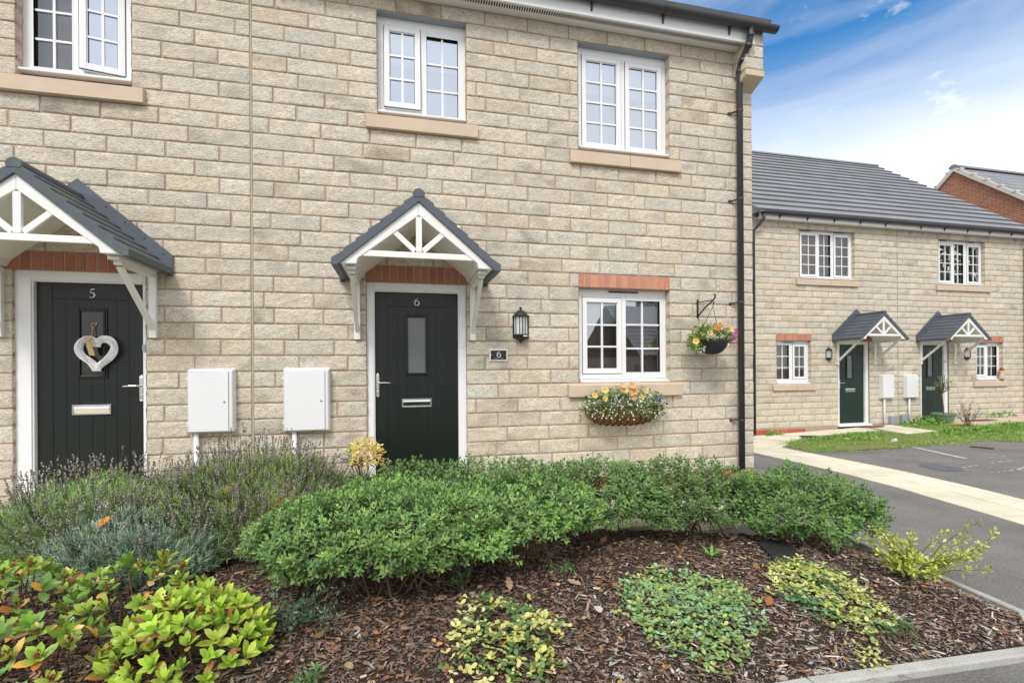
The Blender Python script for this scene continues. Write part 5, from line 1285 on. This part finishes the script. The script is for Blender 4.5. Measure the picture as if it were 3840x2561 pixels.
for x0, x1, z0, z1, lb in ((12.13, 12.31, .045, .155, 'small grey junction box low on the wall below the far left meter box'), (12.48, 12.66, .07, .18, 'small grey junction box low on the wall left of the far right meter box')):
    t = thing('junction_box', lb, 'junction box', ((x0 + x1) / 2, YB, z0), 'grey junction boxes')
    obj('box_body', MB().box(x0, x1, YB - .07, YB - .001, z0 - .12, z1), GREYBOX, t, bevel=.008); obj('box_lid', MB().box(x0 - .004, x1 + .004, YB - .08, YB - .069, z0 - .10, z1 + .004), GREYBOX, t, bevel=.004)

# ---- white willow heart on door 5
YD = YM + .075
hw = thing('heart_wreath', 'white woven willow heart hung on door 5', 'wreath', (-2.625, YD - .03, 1.39))
def heart(t):
    x = 16 * math.sin(t) ** 3; z = 13 * math.cos(t) - 5 * math.cos(2 * t) - 2 * math.cos(3 * t) - math.cos(4 * t)
    return Vector((-2.612 + x * .0086, YD - .045, 1.578 + z * .0097))
strands = MB(); rg = random.Random(8); K = 96
cl = [heart(2 * math.pi * i / K + .02) for i in range(K)]
for s in range(16):
    ph = 2 * math.pi * s / 16 + rg.uniform(-.05, .05); tw = 2.0; L_ = K; st = 0
    P = []
    for i in range(0, L_ + 1, 1):
        j = (st + i) % K; p = cl[j]; tg = (cl[(j + 1) % K] - cl[j - 1]).normalized(); nrm = Vector((-tg.z, 0, tg.x)); a = ph + tw * 2 * math.pi * i / K
        rr = .0265 + .005 * math.sin(i * .7 + s); P.append(p + nrm * math.cos(a) * rr + Vector((0, -1, 0)) * (math.sin(a) * rr * .75))
    strands.tube(P, .0031, 5, cap=False)
obj('willow_strands', strands, WHITETWIG, hw)
obj('hanging_string', MB().tube([(-2.668, YD - .012, 1.835), (-2.652, YD - .03, 1.79), (-2.651, YD - .045, 1.70)], .0028, 6).tube([(-2.624, YD - .012, 1.842), (-2.652, YD - .03, 1.79)], .0028, 6).tube([(-2.668, YD - .004, 1.835), (-2.624, YD - .004, 1.842)], .004, 6), HESSIAN, hw)
bow = MB()
for pts in ([(-2.70, 1.705), (-2.665, 1.72), (-2.64, 1.70), (-2.66, 1.675), (-2.69, 1.67)], [(-2.685, 1.68), (-2.655, 1.685), (-2.632, 1.62), (-2.612, 1.575), (-2.608, 1.545), (-2.66, 1.548), (-2.668, 1.575), (-2.69, 1.64)], [(-2.665, 1.69), (-2.64, 1.69), (-2.61, 1.655), (-2.602, 1.628), (-2.632, 1.618), (-2.652, 1.648)]):
    k = len(bow.v); bow.prism([(-2.645 + (a + 2.652) * .8, b) for a, b in pts], YD - .085 + .004 * len(bow.f) / 10, YD - .080 + .004 * len(bow.f) / 10)
obj('hessian_bow', bow, HESSIAN, hw, bevel=.001)

# ---- hanging basket on its bracket, and the wall trough
def petunia(parent, p, d, r, cols, mat=PETAL):
    d = Vector(d).normalized(); u = d.cross(Vector((.2, .1, 1))).normalized(); v = d.cross(u); V = [Vector(p) - d * r * .5]; C = [cols[1]]; F = []
    n = 20
    for ring, (q, out) in enumerate(((.35, -.02), (1.0, .18))):
        for i in range(n):
            a = 2 * math.pi * i / n; lob = 1 - .16 * (.5 + .5 * math.cos(5 * a)) ** 3 if ring else 1; w_ = .10 * math.sin(5 * a + 1) if ring else 0
            V.append(Vector(p) + (u * math.cos(a) + v * math.sin(a)) * r * q * lob + d * r * (out + w_)); C.append(cols[0] if ring else cols[1])
    for i in range(n):
        j = (i + 1) % n; F += [(0, 1 + i, 1 + j, 1 + j), (1 + i, 1 + n + i, 1 + n + j, 1 + j)]
    F = tri_split([f for f in F]); return obj('petunia_flower', (np.array([tuple(x) for x in V]), F, np.array(C)), mat, parent)
PEACH = [((.86, .50, .30), (.80, .42, .12)), ((.85, .56, .36), (.82, .55, .20))]; YELL = [((.84, .74, .34), (.78, .58, .12)), ((.85, .70, .22), (.80, .55, .08))]; OR = [((.84, .34, .12), (.75, .25, .06))]
def flowers(name, parent, P, r, cols, seed):
    rg_ = np.random.default_rng(seed); n = len(P); D = unit(np.array([0, -1, .4]) + rg_.normal(0, .5, (n, 3))); parts = []
    u = unit(np.cross(D, rg_.normal(0, 1, (n, 3)))); v = np.cross(D, u); C = jit(cols, n, .06, rg_)
    for k in range(5):
        a = 2 * math.pi * k / 5; parts.append(scatter(OVAL, P, u * math.cos(a) + v * math.sin(a) + D * .25, D, r * .75, r, r * .1, C))
    o = obj(name, join(*parts), PETAL, parent); o['kind'] = 'stuff'; return o
br = thing('basket_bracket', 'black scrolled iron bracket screwed to the wall by the downpipe', 'bracket', (3.41, YM, 2.09))
tipx, tipy, tipz = 3.415, YM - .30, 2.155
obj('wall_bar', MB().box(3.403, 3.423, YM - .016, YM - .001, 1.985, 2.20), CASTIRON, br, bevel=.003)
obj('arm', MB().tube([(3.413, YM - .012, 2.165), (tipx, tipy, tipz)], .0055, 8).tube([(3.413, YM - .012, 2.0), (3.414, YM - .15, 2.09), (tipx, tipy, tipz), (tipx, tipy - .03, tipz + .03), (tipx, tipy - .03, tipz + .055), (tipx, tipy - .012, tipz + .062)], .0085, 8), CASTIRON, br, smooth=True)
hb = thing('hanging_basket', 'dark bowl hanging basket of orange yellow and magenta flowers', 'hanging basket', (3.42, YM - .28, 1.50))
bc = (3.415, YM - .27, 1.70)
bowl = MB().lathe([(.001, -.150), (.06, -.143), (.105, -.120), (.145, -.075), (.165, -.02), (.172, .02), (.166, .02), (.155, -.02), (.001, -.03)], bc, 36)
obj('basket_bowl', bowl, WICKER, hb, smooth=True)
ch = MB()
for a in (.4, 2.5, 4.6): ch.tube([(bc[0] + .165 * math.cos(a), bc[1] + .165 * math.sin(a), bc[2] + .02), (tipx, tipy + .01, tipz - .07)], .0030, 5)
ch.tube([(tipx, tipy + .01, tipz - .07), (tipx + .004, tipy, tipz - .02)], .004, 5); ch.ball((tipx + .004, tipy + .002, tipz - .028), .010, 5)
obj('hanging_chains', ch, CASTIRON, hb)
rg = np.random.default_rng(120)
def mound(n, c, rx, ry, rz, low, rg):
    u = rg.uniform(low, 1, n); a = rg.uniform(0, 2 * np.pi, n); e = np.sqrt(1 - u ** 2); k = rg.uniform(.55, 1.05, n)
    Nn = np.stack([np.cos(a) * e, np.sin(a) * e, u], 1); return np.array(c) + Nn * np.array([rx, ry, rz]) * k[:, None], unit(Nn)
def clip_wall(P, y=None): 
    P[:, 1] = np.minimum(P[:, 1], (y or YM) - .015); return P
P, Np = mound(820, (bc[0] - .02, bc[1], bc[2] + .045), .235, .20, .145, -.25, rg); n = len(P)
P2_, N2_ = mound(240, (bc[0] - .19, bc[1], bc[2] - .02), .10, .10, .10, -1, rg); P = np.concatenate([P, P2_]); Np = np.concatenate([Np, N2_]); n = len(P); P = clip_wall(P)
obj('foliage', scatter(OVAL, P, unit(Np + rg.normal(0, .6, (n, 3))), unit(rg.normal(0, .6, (n, 3)) + np.array([0, -.4, 1])), rg.uniform(.008, .022, n), rg.uniform(.02, .045, n), .008, jit([(.14, .26, .05), (.19, .33, .06), (.10, .19, .05), (.36, .46, .07)], n, .15, rg)), LEAFM, hb)
for dx, dy, dz, r, cs in ((-.045, -.15, .14, .042, OR[0]), (.10, -.06, .16, .035, PEACH[0]), (.165, -.10, .125, .040, YELL[0]), (-.13, -.15, .075, .034, YELL[0]), (-.27, -.10, -.01, .036, YELL[1]), (.115, -.12, .12, .026, OR[0])):
    petunia(hb, (bc[0] + dx, bc[1] + dy, bc[2] + dz), (dx * 2, -1, .35), r, cs)
Pm, _ = mound(55, (bc[0] + .225, bc[1] - .02, bc[2] + .06), .075, .07, .075, -1, rg); flowers('magenta_flowers', hb, clip_wall(Pm), .016, [(.45, .05, .30), (.55, .10, .40)], 121)
Pw = np.concatenate([mound(22, (bc[0] - .19, bc[1] - .06, bc[2] - .08), .08, .06, .06, -1, rg)[0], mound(26, (bc[0], bc[1] - .05, bc[2] + .06), .24, .17, .12, 0, rg)[0]]); flowers('white_flowers', hb, clip_wall(Pw), .011, [(.84, .83, .82)], 122)
stems('trailing_stems', [([(bc[0] + .15, bc[1], bc[2] + .02), (bc[0] + .22, bc[1] - .01, bc[2] - .02 + .01 * i), (bc[0] + .20 + .012 * i, bc[1] - .02, bc[2] - .10 + .012 * (i % 4))], [.002, .0016, .001]) for i in range(9)], TWIG, hb, 4)

tr = thing('wall_trough', 'wire trough of peach petunias and tiny white flowers under the lower window', 'planter', (2.42, YM - .1, .80))
TX0, TX1, TZ = 1.985, 2.90, .985
def trough_pt(u, a):
    """u along 0..1, a 0 (front rim) .. pi/2 (bottom at the wall)"""
    s = (1 - abs(2 * u - 1) ** 3.2) ** .5 if 0 < u < 1 else 0; x = TX0 + (TX1 - TX0) * u
    return (x, YM - .012 - .205 * math.cos(a) * (.35 + .65 * s), TZ - .215 * math.sin(a) * s)
mb = MB(); nu, na = 40, 10
mb.add([trough_pt(i / nu, j / na * math.pi / 2) for i in range(nu + 1) for j in range(na + 1)], [(i * (na + 1) + j, (i + 1) * (na + 1) + j, (i + 1) * (na + 1) + j + 1, i * (na + 1) + j + 1) for i in range(nu) for j in range(na)])
obj('coir_liner', mb, COIR, tr, smooth=True)
wires = MB()
for i in range(13):
    u = .03 + .94 * i / 12; wires.tube([tuple(np.array(trough_pt(u + .02 * j / na, j / na * math.pi / 2)) + np.array([0, -.008 * math.cos(j / na * 1.57), -.006])) for j in range(na + 1)], .0065, 6)
wires.tube([tuple(np.array(trough_pt(i / nu, 0)) + np.array([0, -.006, .004])) for i in range(1, nu)], .007, 6)
obj('wire_frame', wires, M('rusty_brown_wire', (.085, .038, .024), .8, .3, var=.3, vs_=30), tr, smooth=True)
rg = np.random.default_rng(130)
P, Np = mound(3000, (2.425, YM - .15, .995), .515, .195, .205, -.62, rg); P = clip_wall(P); n = len(P)
P[:, 2] -= np.where(rg.random(n) < .25, rg.uniform(0, .10, n), 0) * (P[:, 1] < YM - .12)
obj('foliage', scatter(OVAL, P, unit(Np + rg.normal(0, .6, (n, 3))), unit(rg.normal(0, .6, (n, 3)) + np.array([0, -.4, 1])), rg.uniform(.006, .015, n), rg.uniform(.015, .036, n), .006, jit([(.10, .20, .045), (.14, .26, .05), (.08, .16, .05), (.20, .32, .07)], n, .15, rg)), LEAFM, tr)
for x, z, r, cs in ((2.10, 1.105, .036, YELL[1]), (2.225, 1.165, .044, YELL[0]), (2.225, 1.065, .034, YELL[1]), (2.47, 1.17, .058, PEACH[1]), (2.435, 1.215, .035, PEACH[1]), (2.555, 1.215, .044, PEACH[0]), (2.60, 1.145, .048, PEACH[0]), (2.575, 1.07, .044, PEACH[0]), (2.545, 1.12, .036, PEACH[1]), (2.675, 1.075, .038, YELL[0]), (2.745, 1.145, .036, YELL[0])):
    petunia(tr, (x * .955 + .01, YM - .235 + random.uniform(-.02, .03), 1.4 + (z - 1.4) * .955), (random.uniform(-.3, .3), -1, .45), r * .95, cs)
P, _ = mound(430, (2.40, YM - .16, .98), .51, .205, .175, -.72, rg); flowers('white_flowers', tr, clip_wall(P), .0105, [(.86, .86, .85)], 131)
P, _ = mound(26, (2.80, YM - .17, 1.06), .045, .04, .04, -1, rg); P = np.concatenate([P, mound(8, (2.93, YM - .12, 1.0), .03, .03, .03, -1, rg)[0]]); flowers('blue_flowers', tr, clip_wall(P), .013, [(.14, .13, .36), (.20, .19, .45)], 132)

# ---- things on the ground
yp = thing('potted_shrub', 'yellow leaved shrub in a black pot before door 6', 'potted shrub', (-.32, 4.50, .085))
obj('pot', MB().lathe([(.001, 0), (.12, 0), (.155, .30), (.165, .30), (.165, .335), (.15, .335), (.145, .29), (.001, .28)], (-.32, 4.50, .085), 24), M('black_plastic_pot', (.02, .02, .022), .5, .4), yp, smooth=False)
rg = np.random.default_rng(140); P, Np = mound(330, (-.29, 4.50, .655), .15, .15, .15, -.7, rg)
sp = []
for _ in range(26):                                             # loose pinnate sprays
    a_ = rg.uniform(0, 6.28); u_ = rg.uniform(-.2, 1); d0 = np.array([math.cos(a_), math.sin(a_) * .8, u_]); d0 /= np.linalg.norm(d0); o_ = np.array([-.29, 4.50, .60]) + d0 * .10
    for k in range(11):
        sp.append((o_ + d0 * (.012 * k) + np.array([0, 0, -.0006 * k * k]) + rg.normal(0, .004, 3), d0))
P = np.concatenate([P, np.array([x[0] for x in sp])]); Np = np.concatenate([Np, np.array([x[1] for x in sp])]); n = len(P)
gcol = np.where((P[:, 0] < -.40)[:, None], jit([(.34, .48, .06), (.46, .56, .10)], n, .12, rg), jit([(.82, .66, .16), (.78, .58, .14), (.80, .72, .26), (.70, .40, .14), (.72, .68, .18)], n, .12, rg))
obj('foliage', scatter(OVAL, P, unit(Np + rg.normal(0, .75, (n, 3))), unit(rg.normal(0, .6, (n, 3)) + np.array([0, -.5, 1])), rg.uniform(.011, .018, n), rg.uniform(.022, .042, n), .008, gcol), LEAFM, yp)
stems('stems', [([(-.32, 4.50, .36), (-.32 + rg.normal(0, .06), 4.5 + rg.normal(0, .06), .55), (-.32 + rg.normal(0, .14), 4.5 + rg.normal(0, .10), .66)], [.005, .004, .002]) for _ in range(18)], TWIG, yp)

def doormat(label, x, y, z, r, m):
    t = MB().prism([(x + r * math.cos(math.pi + math.pi * i / 20), y + r * .62 * math.sin(math.pi + math.pi * i / 20)) for i in range(21)], z, z + .014, 'z')
    tag(obj('doormat', t, m, loc=(x, y, z), bevel=.004), label, 'doormat', 'half round doormats')
doormat('grey brown half round doormat below door 5', -2.70, 4.86, .087, .44, MATM)
doormat('reddish half round doormat at the far left green door', 11.42, 9.72, gz(11.4, 9.5) + .016, .38, MATR)
doormat('reddish half round doormat at the far right green door', 14.6, 9.45, gz(14.4, 9.4) + .016, .5, MATR)
wp = thing('white_pot', 'round white pot at the far left beside door 5', 'pot', (-3.375, 4.80, .087))
obj('pot', MB().lathe([(.001, 0), (.06, .0), (.095, .05), (.115, .11), (.108, .17), (.085, .215), (.092, .225), (.08, .225), (.07, .2), (.001, .19)], (-3.375, 4.80, .087), 28), UPVC, wp, smooth=True)
obj('potting_soil', MB().lathe([(.001, .196), (.074, .196)], (-3.375, 4.80, .087), 20), SOIL, wp)
# recycled-plastic drain cover set in the bark
dc = thing('drain_cover', 'black studded drain cover lying in the bark behind the yellow patch', 'drain cover', (2.57, 2.86, .09))
Q = [(2.42, 2.755), (2.63, 2.705), (2.745, 3.0), (2.535, 3.05)]
def lerpq(u, v): 
    a = [Q[0][k] + (Q[1][k] - Q[0][k]) * u for k in (0, 1)]; b = [Q[3][k] + (Q[2][k] - Q[3][k]) * u for k in (0, 1)]; return (a[0] + (b[0] - a[0]) * v, a[1] + (b[1] - a[1]) * v)
IRON = M('weathered_black_cover', (.035, .034, .034), .7, .3, var=.3, vs_=20)
obj('cover_plate', MB().hexa([(*p, .03) for p in Q] + [(*p, .145) for p in Q]), IRON, dc, bevel=.006)
st = MB()
for i in range(8):
    for j in range(11):
        if (i + j) % 2: continue
        a, b, c, d = lerpq(.06 + i * .112, .05 + j * .084), lerpq(.06 + i * .112 + .085, .05 + j * .084), lerpq(.06 + i * .112 + .085, .05 + j * .084 + .06), lerpq(.06 + i * .112, .05 + j * .084 + .06)
        st.hexa([(*p, .1455) for p in (a, b, c, d)] + [(*p, .1495) for p in (a, b, c, d)])
obj('cover_tread', st, IRON, dc)
fc = thing('drain_cover', 'flat dark drain cover in the far buff path', 'drain cover', (8.98, 9.02, gz(8.98, 9.02)))
obj('cover_plate', MB().hexa([(x, y, gz(9, 9) + z) for z in (-.01, .020) for x, y in [(8.74, 9.02), (9.07, 8.86), (9.24, 9.18), (8.92, 9.28)]]), IRON, fc)
obj('cover_rim', MB().hexa([(x, y, gz(9, 9) + z) for z in (-.01, .0175) for x, y in [(8.71, 9.02), (9.08, 8.83), (9.27, 9.19), (8.92, 9.31)]]), M('galvanised_rim', (.28, .28, .27), .5, .5, metal=.6), fc)
can = thing('drinks_can', 'crushed white drinks can on the far grass', 'can', (9.61, 7.66, gz(9.6, 7.6)))
obj('can_body', MB().tube([(9.55, 7.64, gz(9.6, 7.6) + .05), (9.60, 7.655, gz(9.6, 7.6) + .055), (9.66, 7.68, gz(9.6, 7.6) + .05)], [.034, .027, .034], 14), UPVC, can, smooth=False)
stick = tag(obj('fallen_stick', MB().tube([(10.08, 6.66, gz(10.1, 6.6) + .012), (10.12, 6.5, gz(10.1, 6.5) + .016), (10.13, 6.34, gz(10.1, 6.3) + .012)], [.012, .014, .02], 7), TWIG, loc=(10.1, 6.5, gz(10.1, 6.5))), 'dark stick lying on the far tarmac', 'stick')
# potted olive by the far right door
zo = gz(13.42, 9.5)
ol = thing('potted_olive', 'small olive tree in a round green pot at the far terrace', 'potted tree', (13.42, 9.45, zo))
obj('pot', MB().lathe([(.001, 0), (.19, 0), (.235, .20), (.25, .21), (.25, .25), (.225, .25), (.215, .20), (.001, .19)], (13.42, 9.45, zo), 28), POTGRN, ol)
tp = [(13.42, 9.45, zo + .18), (13.41, 9.45, zo + .45), (13.36, 9.45, zo + .75)]
wd = [(tp, [.022, .018, .014])]; rg = np.random.default_rng(150); tips = []
for i in range(16):
    e = (13.40 + rg.normal(.03, .17), 9.45 + rg.normal(0, .14), zo + rg.uniform(.85, 1.28)); m_ = (13.37 + rg.normal(0, .06), 9.45 + rg.normal(0, .05), zo + .85); wd.append(([tp[2], m_, e], [.009, .006, .003])); tips.append((m_, e))
wd.append(([tp[2], (13.42, 9.45, zo + 1.1), (13.43, 9.45, zo + 1.55)], [.009, .006, .003])); tips.append(((13.42, 9.45, zo + 1.05), (13.43, 9.45, zo + 1.58)))
stems('trunk', wd, TWIG, ol, 8)
P = []
for a, b in tips:
    for _ in range(26): s = rg.uniform(.1, 1.05); P.append([a[k] + (b[k] - a[k]) * s + rg.normal(0, .028) for k in range(3)])
P = np.array(P); n = len(P)
obj('crown', scatter(LANCE, P, rand_dir(n, .2), rand_dir(n, .3), .013, rg.uniform(.04, .065, n), .008, jit([(.20, .26, .14), (.26, .31, .20), (.15, .20, .10)], n, .12, rg)), LEAFM, ol)
# little ornament on the far sill
gn = thing('garden_figure', 'small stone figure with a red top on the far window sill', 'ornament', (16.02, YB - .01, zb(6) + .035))
obj('figure_body', MB().lathe([(.001, 0), (.07, 0), (.075, .06), (.06, .14), (.045, .19), (.055, .22), (.04, .26), (.001, .27)], (16.02, YB - .005, zb(6) + .035), 14, sy=.8), CASTSTONE, gn, smooth=True)
obj('red_hat', MB().lathe([(.001, .33), (.03, .31), (.05, .268), (.055, .255), (.001, .25)], (16.02, YB - .005, zb(6) + .035), 12), M('faded_red', (.34, .05, .045), .7, .2), gn, smooth=True)
# plants and ornaments on the inner sill of the lower window
ip = thing('windowsill_plant', 'pale flowering plant in a terracotta pot inside the lower window', 'potted plant', (2.80, YF + .19, 1.33))
obj('pot', MB().lathe([(.001, 0), (.055, 0), (.075, .10), (.08, .105), (.08, .12), (.001, .115)], (2.80, YF + .19, 1.33), 20), M('terracotta', (.30, .10, .06), .8, .2), ip)
rg = np.random.default_rng(160); P, Np = mound(150, (2.80, YF + .19, 1.50), .14, .07, .06, -.2, rg); n = len(P)
obj('foliage', scatter(OVAL, P, unit(Np + rg.normal(0, .5, (n, 3))), rand_dir(n, .4), .018, .03, .006, jit([(.50, .56, .50), (.38, .46, .38), (.62, .66, .60)], n, .1, rg)), LEAFM, ip)

# broad trees across the road, mirrored in the far upstairs panes
def broad_tree(label, x, y, h, r, seed, n=2600):
    t = thing('broadleaf_tree', label, 'tree', (x, y, 0)); rg = np.random.default_rng(seed); wd = [([(x, y, 0), (x + .1, y, h * .3), (x, y, h * .6)], [.3, .22, .12])]
    cs = []
    for i in range(16):
        a = rg.uniform(0, 6.28); q_ = rg.uniform(.2, .8) * r; e = (x + math.cos(a) * q_, y + math.sin(a) * q_, h * rg.uniform(.45, .95)); wd.append(([(x, y, h * rg.uniform(.25, .5)), e], [.10, .03])); cs.append(e)
    stems('trunk', wd, TWIG, t, 7); P = np.concatenate([np.array(c) + rg.normal(0, r * .2, (n // 16, 3)) for c in cs]); m = len(P)
    obj('crown', scatter(OVAL, P, rand_dir(m), rand_dir(m, .3), .30, .42, .1, jit([(.06, .12, .03), (.08, .15, .04), (.05, .09, .03)], m, .15, rg)), LEAFM, t)
broad_tree('dark leafy tree across the road mirrored in the far upstairs window', 41.0, -9.0, 13.0, 4.5, 170)
broad_tree('leafy tree behind the low tiled house across the road', 19.0, -20.0, 8.0, 3.0, 171, 1600)
